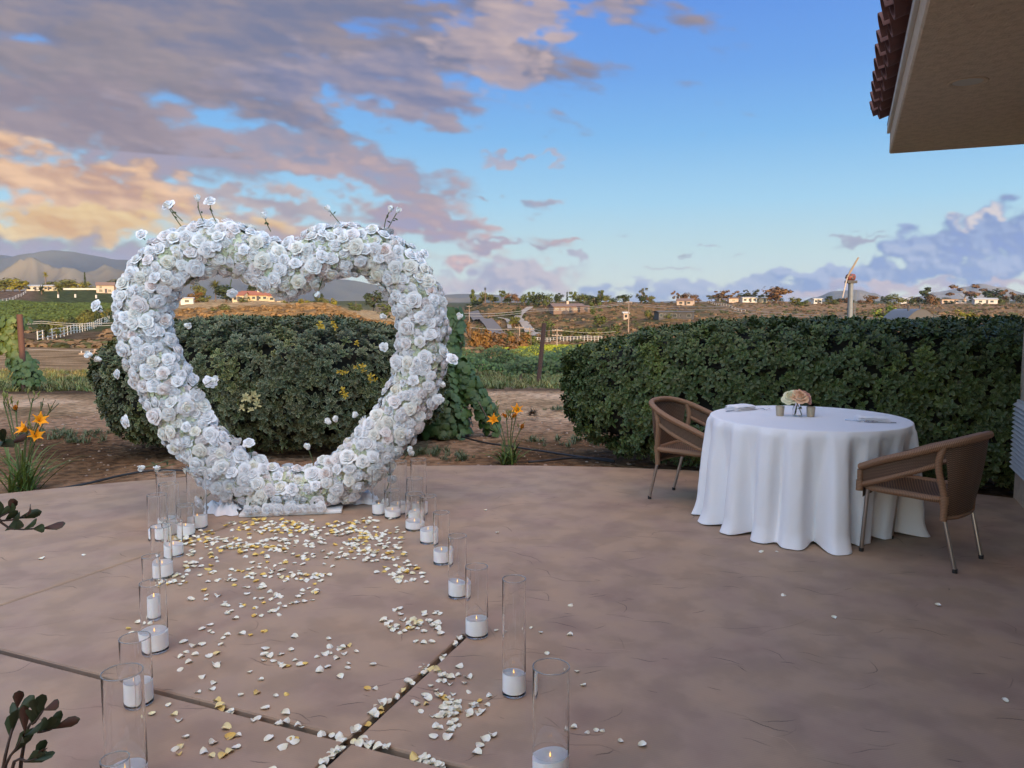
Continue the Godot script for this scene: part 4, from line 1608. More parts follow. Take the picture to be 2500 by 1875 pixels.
func make_heart() -> void:
	var foot := spot(627 * 1.1302, 1100 * 1.1302)
	var yaw := deg_to_rad(9.0)
	heart_frame = Transform3D(Basis(Vector3.UP, yaw), foot)
	var t := thing("rose_heart", "tall heart shaped arch covered in white roses standing on the patio", "flower arch", foot, yaw)
	var ctrl := []
	for q in [[622, 1062], [540, 1042], [462, 990], [405, 918], [362, 842], [328, 765], [308, 695], [322, 630], [362, 576], [424, 543], [492, 537], [556, 558], [612, 588], [668, 562], [736, 542], [806, 548], [862, 582], [898, 636], [913, 700], [911, 772], [890, 846], [850, 918], [790, 988], [710, 1044]]:
		ctrl.append(heart_point(q[0], q[1]))
	for k in ctrl.size():
		ctrl[k].z = 0.0
	heart_path = spline(ctrl, 240, true)
	var half := 0.185
	var deep := 0.15
	# core of small white florets
	var mb := MB.new()
	var w := 17
	for k in heart_path.size():
		var p: Vector3 = heart_path[k]
		var tg := (heart_path[(k + 1) % heart_path.size()] - heart_path[(k - 1 + heart_path.size()) % heart_path.size()]) as Vector3
		var out := Vector3(tg.y, -tg.x, 0).normalized()
		for a in w:
			var an := TAU * a / (w - 1)
			var lump := 0.80 + 0.06 * noise_a.get_noise_3dv(p * 70.0 + Vector3(cos(an), sin(an), 0) * 12.0)
			mb.vert(p + (out * cos(an) * half + Vector3.BACK * sin(an) * deep) * lump)
	for k in heart_path.size():
		var k2 := (k + 1) % heart_path.size()
		for a in w - 1:
			mb.quad(k * w + a, k2 * w + a, k2 * w + a + 1, k * w + a + 1)
	obj("flower_core", mb.done(), M.rose_core, t)
	var white := Color(0.84, 0.84, 0.86)
	var ivory := Color(0.84, 0.81, 0.70)
	var blush := Color(0.80, 0.66, 0.62)
	var kinds := []
	for k in 5:
		kinds.append(rose(100 + k, [1.0, 1.06, 0.94, 0.98, 0.86][k], white, white * 0.97))
	kinds.append(rose(110, 1.0, white, ivory))
	kinds.append(rose(111, 0.92, Color(0.84, 0.82, 0.76), ivory))
	kinds.append(rose(112, 0.9, Color(0.83, 0.78, 0.77), blush))
	kinds.append(rose(113, 0.98, Color(0.84, 0.82, 0.82), Color(0.82, 0.72, 0.68)))
	# roses spread over the tube, none closer than about a flower's width
	var lens := PackedFloat32Array()
	var total := 0.0
	for k in heart_path.size():
		lens.append(total)
		total += heart_path[k].distance_to(heart_path[(k + 1) % heart_path.size()])
	var eye := heart_frame.affine_inverse() * EYE
	var placed := []
	var cells := {}
	var tries := 0
	while tries < 60000 and placed.size() < 1500:
		tries += 1
		var along := rng.randf() * total
		var k := lens.bsearch(along) - 1
		k = clampi(k, 0, heart_path.size() - 1)
		var p: Vector3 = heart_path[k].lerp(heart_path[(k + 1) % heart_path.size()], rng.randf())
		var tg: Vector3 = heart_path[(k + 1) % heart_path.size()] - heart_path[k]
		var out := Vector3(tg.y, -tg.x, 0).normalized()
		var an := rng.randf() * TAU
		if sin(an) < -0.2 and rng.randf() < 0.6: continue
		var n := (out * cos(an) / half + Vector3.BACK * sin(an) / deep).normalized()
		var jut := rf(-0.030, 0.034)
		var q: Vector3 = p + out * cos(an) * (half * 0.93 + jut) + Vector3.BACK * sin(an) * (deep * 0.93 + jut)
		if q.y < 0.035: continue
		var size := rf(0.66, 1.06)
		var clear := true
		var c := Vector3i((q / 0.08).floor())
		for dx in [-1, 0, 1]:
			for dy in [-1, 0, 1]:
				for dz in [-1, 0, 1]:
					for o in cells.get(c + Vector3i(dx, dy, dz), []):
						if q.distance_to(o[0]) < 0.0385 * (size + o[1]):
							clear = false
		if not clear: continue
		if not cells.has(c): cells[c] = []
		cells[c].append([q, size])
		var face := (n + Vector3(rf(-0.45, 0.45), rf(-0.4, 0.45), rf(-0.1, 0.6))).normalized()
		var kind := rng.randi() % 5
		var roll := rng.randf()
		if roll < 0.10: kind = 5
		elif roll < 0.17: kind = 6
		elif roll < 0.25: kind = 7
		elif roll < 0.32: kind = 8
		placed.append([Transform3D(facing(face, rf(0, TAU), size), q - face * 0.022), n.dot((eye - q).normalized()), kind])
	placed.sort_custom(func(a, b): return a[1] > b[1])
	# evenly thinned, the 300 that face the viewer are parts; the rest one mass
	var front := placed.filter(func(a): return a[1] > 0.0).size()
	var stride := maxf(1.0, front / 300.0)
	var lead := {}
	for k in 300:
		lead[int(k * stride)] = true
	var mass := []
	var tints := []
	for k in placed.size():
		if lead.has(k):
			var label: String = ["", "", "", "", "", "ivory centred rose", "cream rose", "blush pink rose", "pale blush rose"][placed[k][2]]
			var o := obj("rose", kinds[placed[k][2]], M.rose, t)
			o.transform = placed[k][0]
			if label: o.set_meta("label", label)
		else:
			mass.append(placed[k][0])
			tints.append([Color(1, 1, 1), Color(1, 1, 1), Color(1, 1, 0.97), Color(1, 0.98, 0.9), Color(1, 0.95, 0.93)][rng.randi() % 5])
	many("rose_mass", kinds[1], M.rose, mass, tints, t)
	# florets that fill the gaps between the roses
	var fl := MB.new()
	for k in 4:
		leaf(fl, Transform3D(Basis(Vector3.UP, TAU * k / 4.0 + 0.3) * Basis(Vector3.RIGHT, -0.25), Vector3.ZERO), 0.019, 0.019, 0.2, 0.1, Color(0.56, 0.60, 0.44), Color(0.72, 0.74, 0.62))
	var fm := fl.done()
	mass = []
	tints = []
	for k in 5000:
		var i := rng.randi() % heart_path.size()
		var p: Vector3 = heart_path[i]
		var tg: Vector3 = heart_path[(i + 1) % heart_path.size()] - p
		var out := Vector3(tg.y, -tg.x, 0).normalized()
		var an := rng.randf() * TAU
		var n := (out * cos(an) / half + Vector3.BACK * sin(an) / deep).normalized()
		var m := rf(0.80, 0.92)
		mass.append(Transform3D(facing((n + Vector3(rf(-0.6, 0.6), rf(-0.6, 0.6), rf(-0.6, 0.6))).normalized(), rf(0, 6), rf(0.8, 1.5)), p + tg * rng.randf() + out * cos(an) * half * m + Vector3.BACK * sin(an) * deep * m))
		var g := rf(0.85, 1.08)
		tints.append(Color(g, g, g * rf(0.88, 1.0)))
	many("floret_mass", fm, M.floret, mass, tints, t)
	# sprays that stand out from the outline: [from, to, what]
	var buds := bud_mesh(Color(0.82, 0.82, 0.80))
	var pl := heart_frame.affine_inverse() * spot(515 * 1.1302, 1119 * 1.1302)
	var pr := heart_frame.affine_inverse() * spot(738 * 1.1302, 1109 * 1.1302)
	var sprays := [[400, 480, 368, 444, "rose"], [395, 490, 372, 452, "bud"], [445, 480, 436, 438, "bud"], [470, 480, 462, 438, "rose"], [430, 600, 430, 575, "leafy"], [585, 500, 574, 472, "bud"], [740, 490, 713, 457, "bud"], [830, 495, 842, 460, "bud"], [835, 500, 858, 459, "bud"], [905, 560, 918, 545, "rose"], [320, 520, 315, 508, "rose"], [250, 680, 214, 658, "rose"], [250, 700, 222, 672, "bud"], [255, 770, 213, 764, "bud"], [270, 790, 230, 775, "bud"], [285, 800, 255, 807, "rose"], [300, 900, 280, 906, "rose"], [370, 990, 322, 1002, "bud"], [380, 1000, 348, 1008, "bud"], [385, 700, 405, 702, "bud"], [420, 840, 468, 818, "bud"], [425, 850, 458, 823, "rose"], [400, 860, 440, 820, "leafy"], [840, 745, 828, 748, "rose"], [850, 690, 833, 685, "bud"], [745, 930, 716, 908, "bud"], [740, 940, 728, 905, "bud"], [745, 930, 764, 900, "bud"], [678, 1010, 668, 965, "bud"], [545, 1000, 540, 952, "rose"], [490, 910, 518, 950, "rose"], [960, 800, 975, 772, "rose"], [950, 850, 944, 858, "rose"], [955, 850, 955, 832, "bud"], [880, 960, 885, 970, "bud"], [870, 990, 882, 968, "bud"], [980, 720, 990, 688, "bud"], [505, 605, 510, 636, "rose"], [700, 600, 690, 632, "bud"], [460, 1060, 437, 1077, "rose"], [830, 1010, 848, 1030, "rose"], [840, 1040, 832, 1072, "bud"], [545, 1085, 548, 1106, "rose"], [590, 1090, 588, 1112, "rose"], [632, 1090, 634, 1113, "rose"], [668, 1085, 668, 1110, "rose"], [700, 1080, 698, 1102, "rose"], [565, 1085, 566, 1108, "rose"], [612, 1090, 611, 1113, "rose"], [652, 1085, 651, 1110, "rose"], [684, 1085, 684, 1106, "rose"]]
	for s in sprays:
		var a := heart_point(s[0], s[1])
		var b := heart_point(s[2], s[3])
		a.z = rf(0.0, 0.1); b.z = a.z + rf(0.0, 0.08)
		if b.y < 0.03: b.y = 0.03
		if s[3] > 1095:
			a = Vector3(b.x, 0.10, 0.12); b.y = 0.055; b.z = pl.z + 0.015
		var st := MB.new()
		tube(st, spline([a, a.lerp(b, 0.5) + Vector3(rf(-0.01, 0.01), rf(-0.01, 0.01), 0.01), b], 6), 0.0036, 5, false, Color(0.10, 0.13, 0.05))
		for k in 2:
			var p := a.lerp(b, rf(0.45, 0.85))
			leaf(st, Transform3D(facing(Vector3(rf(-1, 1), rf(-1, 1), rf(0, 1)).normalized(), rf(0, 6), 1.0), p), 0.032, 0.016, 0.2, 0.2, Color(0.035, 0.06, 0.02), Color(0.05, 0.08, 0.03))
		var so := obj("stem", st.done(), M.blade, t)
		if s[4] != "leafy":
			var head := (b - a).normalized() if s[4] == "bud" else ((b - a).normalized() + Vector3(0, 0.2, 0.8)).normalized()
			var o := obj("rose_bud" if s[4] == "bud" else "rose", buds if s[4] == "bud" else kinds[rng.randi() % 5], M.rose, so if s[4] == "bud" else t)
			o.transform = Transform3D(facing(head, rf(0, 6), rf(0.85, 1.0) if s[4] == "bud" else rf(0.62, 0.85)), b - head * (0.01 if s[4] == "bud" else 0.02))
	# plate, feet and the bunched cloths at its sides
	mb = MB.new()
	box(mb, at(Vector3((pl.x + pr.x) / 2, 0.0125, pl.z - 0.19)), Vector3(pr.x - pl.x, 0.023, 0.36), 0.004)
	obj("base_plate", mb.done(), M.white_paint, t)
	for q in [["bunched white cloth lying left of the rose heart's base", 452, 517, 1094, 1112, 1], ["bunched white cloth lying right of the rose heart's base", 738, 815, 1070, 1088, -1]]:
		var l := spot(q[1] * 1.1302, q[3] * 1.1302 + 10.0)
		var r := spot(q[2] * 1.1302, q[4] * 1.1302)
		mb = MB.new()
		var n := FastNoiseLite.new()
		n.seed = 5 + q[1]
		n.frequency = 0.9
		n.fractal_type = FastNoiseLite.FRACTAL_RIDGED
		n.fractal_octaves = 3
		grid(mb, 40, 16, func(u, v):
			var e: float = sin(PI * v)
			var wide: float = 0.05 + 0.06 * sin(PI * minf(u * 1.2, 1.0)) + 0.02 * sin(u * 17.0)
			var p: Vector3 = l.lerp(r, u) + Vector3(0, 0, (v - 0.5) * wide * 2.0)
			p.y = 0.004 + e * (0.035 + 0.045 * (n.get_noise_2d(u * 3.0, v * 2.2) + 0.55)) * (0.5 + sin(PI * u) * 0.7)
			p.x += 0.02 * sin(v * 9.0 + u * 5.0) * e
			return p)
		tag(obj("bunched_cloth", mb.done(), M.linen), q[0], "cloth")

# ---------- candle cylinders
func candle_cylinder(label: String, px: float, base: float, top: float, wide: float, sand: float, side: String) -> void:
	var p := spot(px, base)
	var depth := -p.z * cos(PITCH) + EYE.y * sin(PITCH)
	var r := clampf(wide * depth / FOCAL / 2.0, 0.042, 0.066)
	p.z -= r * 0.9
	var h := clampf(height_of(p, top), 0.18, 0.62)
	var fill := clampf(sand * depth / FOCAL, 0.05, 0.16)
	var t := thing("candle_cylinder", label, "candle", p, rf(0, TAU), "glass candle cylinders along the %s side of the petal aisle" % side)
	var mb := MB.new()
	# the open glass above the fill, closed all round; below, sand and wax press against the wall
	lathe(mb, [Vector2(r - 0.003, h), Vector2(r - 0.003, fill - 0.004), Vector2(r, fill - 0.004), Vector2(r, h), Vector2(r - 0.003, h)], 44)
	var g := obj("glass_cylinder", mb.done(), M.glass, t)
	mb = MB.new()
	lathe(mb, [Vector2(0.0005, 0.001), Vector2(r - 0.003, 0.001), Vector2(r, 0.004), Vector2(r, 0.0115), Vector2(0.0005, 0.0115)], 44)
	obj("glass_base", mb.done(), M.glass, g)
	mb = MB.new()
	var ring := []
	for k in 40:
		ring.append(Vector3(cos(TAU * k / 40) * (r - 0.0015), h, sin(TAU * k / 40) * (r - 0.0015)))
	tube(mb, ring, 0.0021, 6, true)
	obj("rim", mb.done(), M.glass_rim, g)
	mb = MB.new()
	var ri := r - 0.0006
	var tip := rf(0.05, 0.20)
	var f := mb.v.size()
	lathe(mb, [Vector2(ri - 0.004, 0.0135), Vector2(ri, 0.018), Vector2(ri, fill)], 36)
	for k in mb.v.size():
		if mb.v[k].y > fill - 0.001:
			mb.v[k].y += -0.006 + (mb.v[k].x - r) * tip
	f = mb.v.size()
	for b in 8:
		for a in 37:
			var rr := ri * (1.0 - b / 7.0)
			var an := TAU * a / 36
			var dip := -0.006 * pow(b / 7.0, 0.5) + 0.004 * sin(an * 3.0 + p.x * 9.0) * (b / 7.0) * (1.0 - b / 7.0)
			mb.vert(Vector3(cos(an) * rr, fill - 0.006 + dip + (cos(an) * rr - r) * tip, sin(an) * rr))
	for b in 7:
		for a in 36:
			var q := f + b * 37 + a
			mb.quad(q, q + 1, q + 38, q + 37)
	obj("sand_wax", mb.done(), M.sand_wax, t)
	mb = MB.new()
	tube(mb, [Vector3(0, fill - 0.03, 0), Vector3(0.001, fill - 0.007 - r * tip, 0)], 0.0012, 5)
	var wick := obj("wick", mb.done(), M.wick, t)
	mb = MB.new()
	lathe(mb, [Vector2(0.0003, 0.0), Vector2(0.0020, 0.003), Vector2(0.0025, 0.006), Vector2(0.0017, 0.011), Vector2(0.0009, 0.015), Vector2(0.0002, 0.020)], 10, Vector3(0, fill - 0.011 - r * tip, 0))
	obj("flame", mb.done(), M.flame, wick)

func make_candles() -> void:
	var order := ["front", "second", "third", "fourth", "fifth", "sixth", "seventh", "eighth", "ninth", "tenth", "eleventh", "twelfth"]
	var left := [
		[272, 2010, 1852, 60, 60], [291, 1950, 1640, 96, 64], [321, 1733, 1556, 73, 64], [367, 1600, 1423, 62, 58], [366, 1513, 1358, 42, 58], [388, 1416, 1284, 48, 42],
		[416, 1363, 1273, 45, 36], [378, 1323, 1208, 46, 34], [447, 1313, 1233, 41, 32], [407, 1307, 1181, 47, 38], [475, 1295, 1148, 61, 38], [401, 1293, 1153, 49, 30]]
	var right := [
		[1346, 1950, 1627, 92, 100], [1255, 1707, 1413, 58, 62], [1163, 1562, 1383, 56, 50], [1116, 1464, 1308, 46, 46], [1077, 1381, 1251, 41, 40], [1044, 1330, 1211, 41, 40],
		[1010, 1298, 1205, 45, 26], [1011, 1271, 1168, 40, 28], [956, 1268, 1197, 39, 26], [923, 1260, 1149, 33, 32], [971, 1258, 1126, 48, 30], [1021, 1257, 1122, 39, 32]]
	for k in left.size():
		var c: Array = left[k]
		var where: String = "%s from the front in the left row" % order[k]
		if k == 0: where = "cut off at the lower left corner"
		if k == 1: where = "frontmost tall one in the left row"
		candle_cylinder("lit candle in a clear glass cylinder, %s" % where, c[0], c[1], c[2], c[3], c[4], "left")
	for k in right.size():
		var c: Array = right[k]
		candle_cylinder("lit candle in a clear glass cylinder, %s%s in the right row" % [order[k], " one" if k == 0 else " from the front"], c[0], c[1], c[2], c[3], c[4], "right")

# ---------- petals
func petal_mesh(sd: int, col: Color) -> ArrayMesh:
	var r := RandomNumberGenerator.new()
	r.seed = sd
	var mb := MB.new()
	var cup := r.randf_range(0.55, 1.35)
	var roll := r.randf_range(-0.4, 1.1)
	var ph := r.randf() * TAU
	grid(mb, 6, 6, func(u, v):
		var s: float = 2.0 * u - 1.0
		var t: float = 2.0 * v - 1.0
		var wide: float = 0.5 * sqrt(maxf(0.0, 1.0 - pow(absf(t), 2.4))) * (0.72 + 0.28 * v)
		var x: float = s * wide
		var z: float = t * 0.5
		var y: float = cup * x * x * 1.7 + roll * z * z * 0.9 + 0.04 * sin(s * 4.0 + ph) * (0.4 + v) + 0.012
		return [Vector3(x, y, z), Vector2(u, v), col.lerp(col * Color(0.96, 0.93, 0.72), 1.0 - v)], true)
	return mb.done()

func petal_place(x: float, y: float) -> String:
	# where a petal lies, by what stands near
	if x > 1500: return "out before the dining table" if y < 1560 else "far out on the open floor"
	if x < 250: return "left of the left candle row"
	if x > 1180: return "beside the nearest right candles" if y > 1500 else "behind the right candle row"
	var across := "by the left candles" if x < 520 else ("mid aisle left" if x < 650 else ("mid aisle right" if x < 820 else "by the right candles"))
	if y < 1310: return "at the heart's foot, " + across
	if y < 1370: return "in the far drift, " + across
	if y < 1440: return "in the thin drift, " + across
	if y < 1520: return "halfway along the aisle, " + across
	if y < 1600: return "near the right joint's end, " + across
	if y < 1700: return "beyond the joint crossing, " + across
	if y < 1790: return "level with the joint crossing, " + across
	return "nearest the viewer, " + across

func make_petals() -> void:
	var whites := []
	var yellows := []
	for k in 5:
		whites.append(petal_mesh(200 + k, Color(0.82, 0.81, 0.77)))
		yellows.append(petal_mesh(210 + k, [Color(0.76, 0.58, 0.26), Color(0.80, 0.71, 0.46), Color(0.72, 0.50, 0.17), Color(0.80, 0.75, 0.57), Color(0.78, 0.65, 0.36)][k]))
	# drifts: centre, half extents in the picture, how many, share of yellow
	var drifts := [
		[650, 1288, 90, 14, 46, 0.6], [720, 1286, 70, 12, 30, 0.45], [540, 1327, 65, 12, 34, 0.15], [465, 1305, 45, 12, 22, 0.45], [430, 1322, 30, 12, 12, 0.5], [700, 1330, 60, 12, 18, 0.05], [750, 1318, 55, 14, 20, 0.05],
		[640, 1346, 55, 14, 20, 0.5], [860, 1292, 50, 16, 26, 0.5], [890, 1312, 60, 18, 40, 0.3], [925, 1350, 60, 18, 34, 0.45], [850, 1340, 60, 20, 14, 0.3], [960, 1330, 35, 30, 10, 0.2], [975, 1295, 30, 8, 4, 0.1], [900, 1272, 60, 8, 6, 0.3],
		[490, 1360, 45, 18, 14, 0.3], [480, 1392, 35, 14, 9, 0.35], [425, 1415, 30, 12, 12, 0.15], [560, 1400, 50, 14, 9, 0.15], [700, 1390, 110, 24, 22, 0.3], [760, 1370, 60, 14, 10, 0.3], [750, 1408, 45, 10, 12, 0.35],
		[970, 1392, 45, 16, 18, 0.3], [1005, 1412, 40, 12, 8, 0.15], [560, 1450, 90, 26, 16, 0.15], [690, 1445, 80, 26, 16, 0.15], [740, 1460, 50, 18, 8, 0.2], [580, 1490, 60, 16, 8, 0.05], [650, 1500, 60, 22, 7, 0.2],
		[1010, 1515, 62, 24, 26, 0.25], [985, 1530, 40, 14, 10, 0.3], [1050, 1560, 50, 20, 6, 0.15], [500, 1560, 50, 26, 9, 0.1], [660, 1550, 60, 40, 8, 0.2], [480, 1620, 40, 30, 8, 0.1], [650, 1610, 60, 30, 9, 0.1], [790, 1610, 60, 40, 11, 0.1],
		[350, 1530, 30, 20, 5, 0.3], [1120, 1690, 70, 50, 26, 0.1], [1090, 1660, 22, 14, 5, 0.0], [1100, 1745, 20, 34, 14, 0.12], [1060, 1725, 50, 22, 10, 0.1], [1130, 1780, 70, 60, 9, 0.05],
		[640, 1695, 50, 30, 5, 0.2], [540, 1670, 70, 30, 4, 0.2], [860, 1640, 70, 50, 7, 0.1], [500, 1825, 70, 30, 8, 0.25], [700, 1830, 120, 40, 6, 0.05], [620, 1770, 100, 30, 5, 0.2], [420, 1740, 40, 30, 3, 0.4],
	]
	var list := []
	for d in drifts:
		for k in int(d[4] * (1.5 if d[1] < 1420 else 1.15)):
			var a := rf(0, TAU)
			var r := sqrt(rng.randf())
			list.append([d[0] + cos(a) * r * d[2] * 1.25, d[1] + sin(a) * r * d[3] * 1.35, rng.randf() < d[5] * 0.85, "drift"])
	# petals caught in the open joints
	for j in [[780, 1870, 848, 1800, 13], [848, 1797, 1130, 1554, 30], [520, 1722, 850, 1800, 14], [850, 1800, 1085, 1865, 20]]:
		for k in j[4]:
			var s := rng.randf()
			list.append([lerpf(j[0], j[2], s) + rf(-7, 7), lerpf(j[1], j[3], s) + rf(-7, 7), rng.randf() < 0.12, "joint"])
	# single petals that strayed to the right
	for q in [[1212, 1540], [1297, 1533], [1335, 1596], [1391, 1550], [1408, 1640], [1424, 1674], [1455, 1784], [1470, 1784], [1434, 1788], [1514, 1810], [1568, 1820], [1400, 1776], [1858, 1347], [1897, 1347], [1913, 1453], [2289, 1478], [2454, 1711], [2035, 1508], [1185, 1246], [1214, 1301], [1392, 1478], [105, 1362], [205, 1355], [100, 1365], [1320, 1545]]:
		list.append([float(q[0]), float(q[1]), false, "stray"])
	# fallen ones by the drifts' edges
	for q in [[425, 1745, 1], [560, 1835, 1], [545, 1845, 1], [627, 1692, 1], [745, 1620, 1], [850, 1577, 1], [530, 1596, 1], [770, 1447, 1]]:
		list.append([float(q[0]), float(q[1]), q[2] == 1, "drift"])
	var all := []
	for q in list:
		var p := spot(q[0], q[1], 0.002)
		if Vector2(p.x, p.z).distance_to(HUB) > PATIO_R - 0.1: continue
		p.y = 0.001 if q[3] != "joint" else rf(-0.014, 0.002)
		var heap := 0.012 if q[3] == "drift" and -p.z > 4.6 and rng.randf() < 0.35 else 0.0
		p.y += heap * rng.randf()
		var b := Basis(Vector3.UP, rf(0, TAU)) * Basis(Vector3(1, 0, 0.4).normalized(), rf(-0.35, 0.35) if rng.randf() < 0.7 else PI + rf(-0.3, 0.3))
		var size := rf(0.023, 0.044) * (0.8 if q[3] == "stray" else 1.0)
		if b.y.y < 0.0: p.y += size * 0.30
		all.append([Transform3D(b.scaled(Vector3.ONE * size), p), q[2], q[3], size / -p.z, petal_place(q[0], q[1]), "upturned" if b.y.y < 0.0 else "cupped"])
	all.sort_custom(func(a, b): return a[3] > b[3])
	var rest := []
	var tints := []
	var kept := 0
	for k in all.size():
		var a: Array = all[k]
		if kept < 300:
			kept += 1
			var o := obj("rose_petal", pick(yellows) if a[1] else pick(whites), M.rose)
			o.transform = a[0]
			if a[2] == "joint":
				tag(o, "%s %s petal caught in the joint %s" % [a[5], "yellow" if a[1] else "white", a[4]], "petal", "petals caught in the joint")
			elif a[2] == "stray":
				tag(o, "stray %s white petal lying alone %s" % [a[5], a[4]], "petal", "stray petals on the bare concrete")
			else:
				tag(o, "%s %s petal lying %s" % [a[5], "yellow" if a[1] else "white", a[4]], "petal", "%s petals between the candle rows" % ("yellow" if a[1] else "white"))
		else:
			rest.append(a[0])
			tints.append(Color(0.98, 0.72, 0.25) if a[1] else Color(1, 1, 1))
	tag(many("rose_petals", whites[1], M.rose, rest, tints), "far drifts of small white and yellow petals before the rose heart")

# ---------- the table and its chairs
const TABLE := Vector3(2.17, 0, -5.66)
const TABLE_R := 0.695

func make_table() -> void:
	var t := thing("round_table", "round table hidden under a floor length white cloth", "table", TABLE)
	var mb := MB.new()
	lathe(mb, [Vector2(0.001, 0.730), Vector2(TABLE_R - 0.012, 0.730), Vector2(TABLE_R - 0.008, 0.742), Vector2(TABLE_R - 0.012, 0.756), Vector2(0.001, 0.756)], 48)
	obj("tabletop", mb.done(), M.white_paint, t)
	mb = MB.new()
	lathe(mb, [Vector2(0.001, 0.0), Vector2(0.30, 0.0), Vector2(0.30, 0.03), Vector2(0.04, 0.06), Vector2(0.04, 0.73)], 24)
	obj("pedestal", mb.done(), M.foot_black, t)
	# the cloth: folds at uneven angles, some of which reach the floor
	var folds := []
	var an := 0.2
	var r := RandomNumberGenerator.new()
	r.seed = 77
	while an < TAU + 0.1:
		folds.append([an, r.randf_range(0.05, 0.12), r.randf_range(0.07, 0.155)])
		an += r.randf_range(0.20, 0.44)
	var chairs := [atan2(-6.23 - TABLE.z, 1.49 - TABLE.x), atan2(-4.825 - TABLE.z, 2.575 - TABLE.x)]
	mb = MB.new()
	var nu := 300
	var nv := 34
	var top := 0.764
	var centre := mb.vert(Vector3(0, top, 0))
	var rings := []
	for k in 7:
		rings.append([TABLE_R * [0.25, 0.5, 0.75, 0.9, 0.965, 0.99, 1.0][k], top - [0, 0, 0, 0, 0, 0.002, 0.006][k]])
	var first := mb.v.size()
	for q in rings:
		for a in nu + 1:
			var th := TAU * a / nu
			mb.vert(Vector3(cos(th) * q[0], q[1], sin(th) * q[0]), Vector2.ZERO)
	for b in range(1, nv + 1):
		var f := float(b) / nv
		for a in nu + 1:
			var th := TAU * a / nu
			var bulge := 0.0
			for q in folds:
				var d: float = wrapf(th - q[0], -PI, PI)
				bulge += q[2] * exp(-pow(absf(d) / (q[1] * (0.8 + 0.4 * f)), 4.2))
			var pushed := 0.0
			for c in chairs:
				pushed = maxf(pushed, exp(-pow(wrapf(th - c, -PI, PI) / 0.42, 4.0)))
			var grow := pow(f, 0.62)
			var rad := TABLE_R + 0.012 * smoothstep(0.0, 0.05, f) + bulge * 0.86 * grow * (1.0 - 0.8 * pushed) + 0.03 * f - 0.105 * f * (1.0 - clampf(bulge * 8.0, 0.0, 1.0)) - pushed * 0.10 * f
			rad += (0.004 + 0.006 * f) * noise_a.get_noise_3d(cos(th) * 60.0, f * 34.0, sin(th) * 60.0) + 0.003 * smoothstep(0.25, 0.4, noise_b.get_noise_2d(th * 160.0, f * 60.0))
			var hem := 0.005 + 0.018 * (1.0 - clampf(bulge * 9.0, 0.0, 1.0))
			var y := lerpf(top - 0.008, hem, f)
			# where a fold meets the floor the hem spreads
			if f > 0.86:
				rad += pow((f - 0.86) / 0.14, 1.6) * clampf(bulge * 7.0, 0.0, 1.0) * 0.045 * (1.0 - pushed)
			mb.vert(Vector3(cos(th) * rad, y, sin(th) * rad))
	for a in nu:
		mb.tri(centre, first + a, first + a + 1)
	for b in rings.size() + nv - 1:
		for a in nu:
			var p := first + b * (nu + 1) + a
			mb.quad(p, p + nu + 1, p + nu + 2, p + 1)
	var cl := obj("tablecloth", mb.done(), M.linen)
	cl.position = TABLE
	tag(cl, "white cloth draped to the floor over the round dining table", "tablecloth")
	# place settings
	setting("the far left place setting", spot(1808, 1000, 0.765), 0.55)
	setting("the right hand place setting", spot(2128, 1028, 0.765), -0.25)
	# bottle vase with three roses, two votives
	var vp := spot(1946, 1016, 0.765)
	var v := thing("bud_vase", "small clear bottle vase holding three pink and cream roses", "vase", vp)
	mb = MB.new()
	lathe(mb, [Vector2(0.001, 0.002), Vector2(0.030, 0.002), Vector2(0.033, 0.008), Vector2(0.033, 0.055), Vector2(0.026, 0.075), Vector2(0.0185, 0.090), Vector2(0.0185, 0.112), Vector2(0.022, 0.118)], 28)
	obj("glass_bottle", mb.done(), M.glass, v)
	mb = MB.new()
	lathe(mb, [Vector2(0.033, 0.003), Vector2(0.0335, 0.007), Vector2(0.033, 0.012)], 28)
	lathe(mb, [Vector2(0.021, 0.1165), Vector2(0.0228, 0.118), Vector2(0.021, 0.1195)], 28)
	obj("rim", mb.done(), M.glass_rim, v)
	for q in [[-0.045, 0.150, 0.0, Color(0.78, 0.72, 0.48), -0.7], [0.0, 0.158, 0.02, Color(0.82, 0.52, 0.33), 0.0], [0.045, 0.150, -0.01, Color(0.82, 0.47, 0.38), 0.75]]:
		mb = MB.new()
		tube(mb, spline([Vector3(-q[0] * 0.45, 0.012, -q[2]), Vector3(0, 0.09, 0), Vector3(q[0] * 0.7, q[1] - 0.02, q[2])], 8), 0.0022, 5)
		leaf(mb, Transform3D(facing(Vector3(q[4], 0.3, 0.5).normalized(), 1.0, 1.0), Vector3(-q[0] * 0.2, 0.055, 0)), 0.03, 0.012, 0.2, 0.1, Color.WHITE, Color.WHITE)
		obj("stem", mb.done(), M.stem_green, v)
		var o := obj("rose", rose(300 + int(q[4] * 10), 1.12, q[3], q[3] * 0.95), M.rose, v)
		o.transform = Transform3D(facing(Vector3(q[4], 0.9, 0.75).normalized(), 0.5, 1.0), Vector3(q[0], q[1] - 0.02, q[2]))
	for q in [["speckled gold votive glass left of the bud vase", 1904, 1015], ["speckled gold votive glass right of the bud vase", 1979, 1017]]:
		var vo := thing("votive_holder", q[0], "votive", spot(q[1], q[2], 0.765), 0.0, "votives beside the bud vase")
		mb = MB.new()
		lathe(mb, [Vector2(0.001, 0.0), Vector2(0.025, 0.0), Vector2(0.027, 0.003), Vector2(0.032, 0.072), Vector2(0.030, 0.073), Vector2(0.025, 0.006), Vector2(0.001, 0.006)], 24)
		obj("glass_cup", mb.done(), M.votive, vo)
		mb = MB.new()
		lathe(mb, [Vector2(0.001, 0.007), Vector2(0.023, 0.007), Vector2(0.0245, 0.028), Vector2(0.001, 0.027)], 20)
		obj("wax", mb.done(), M.sand_wax, vo)
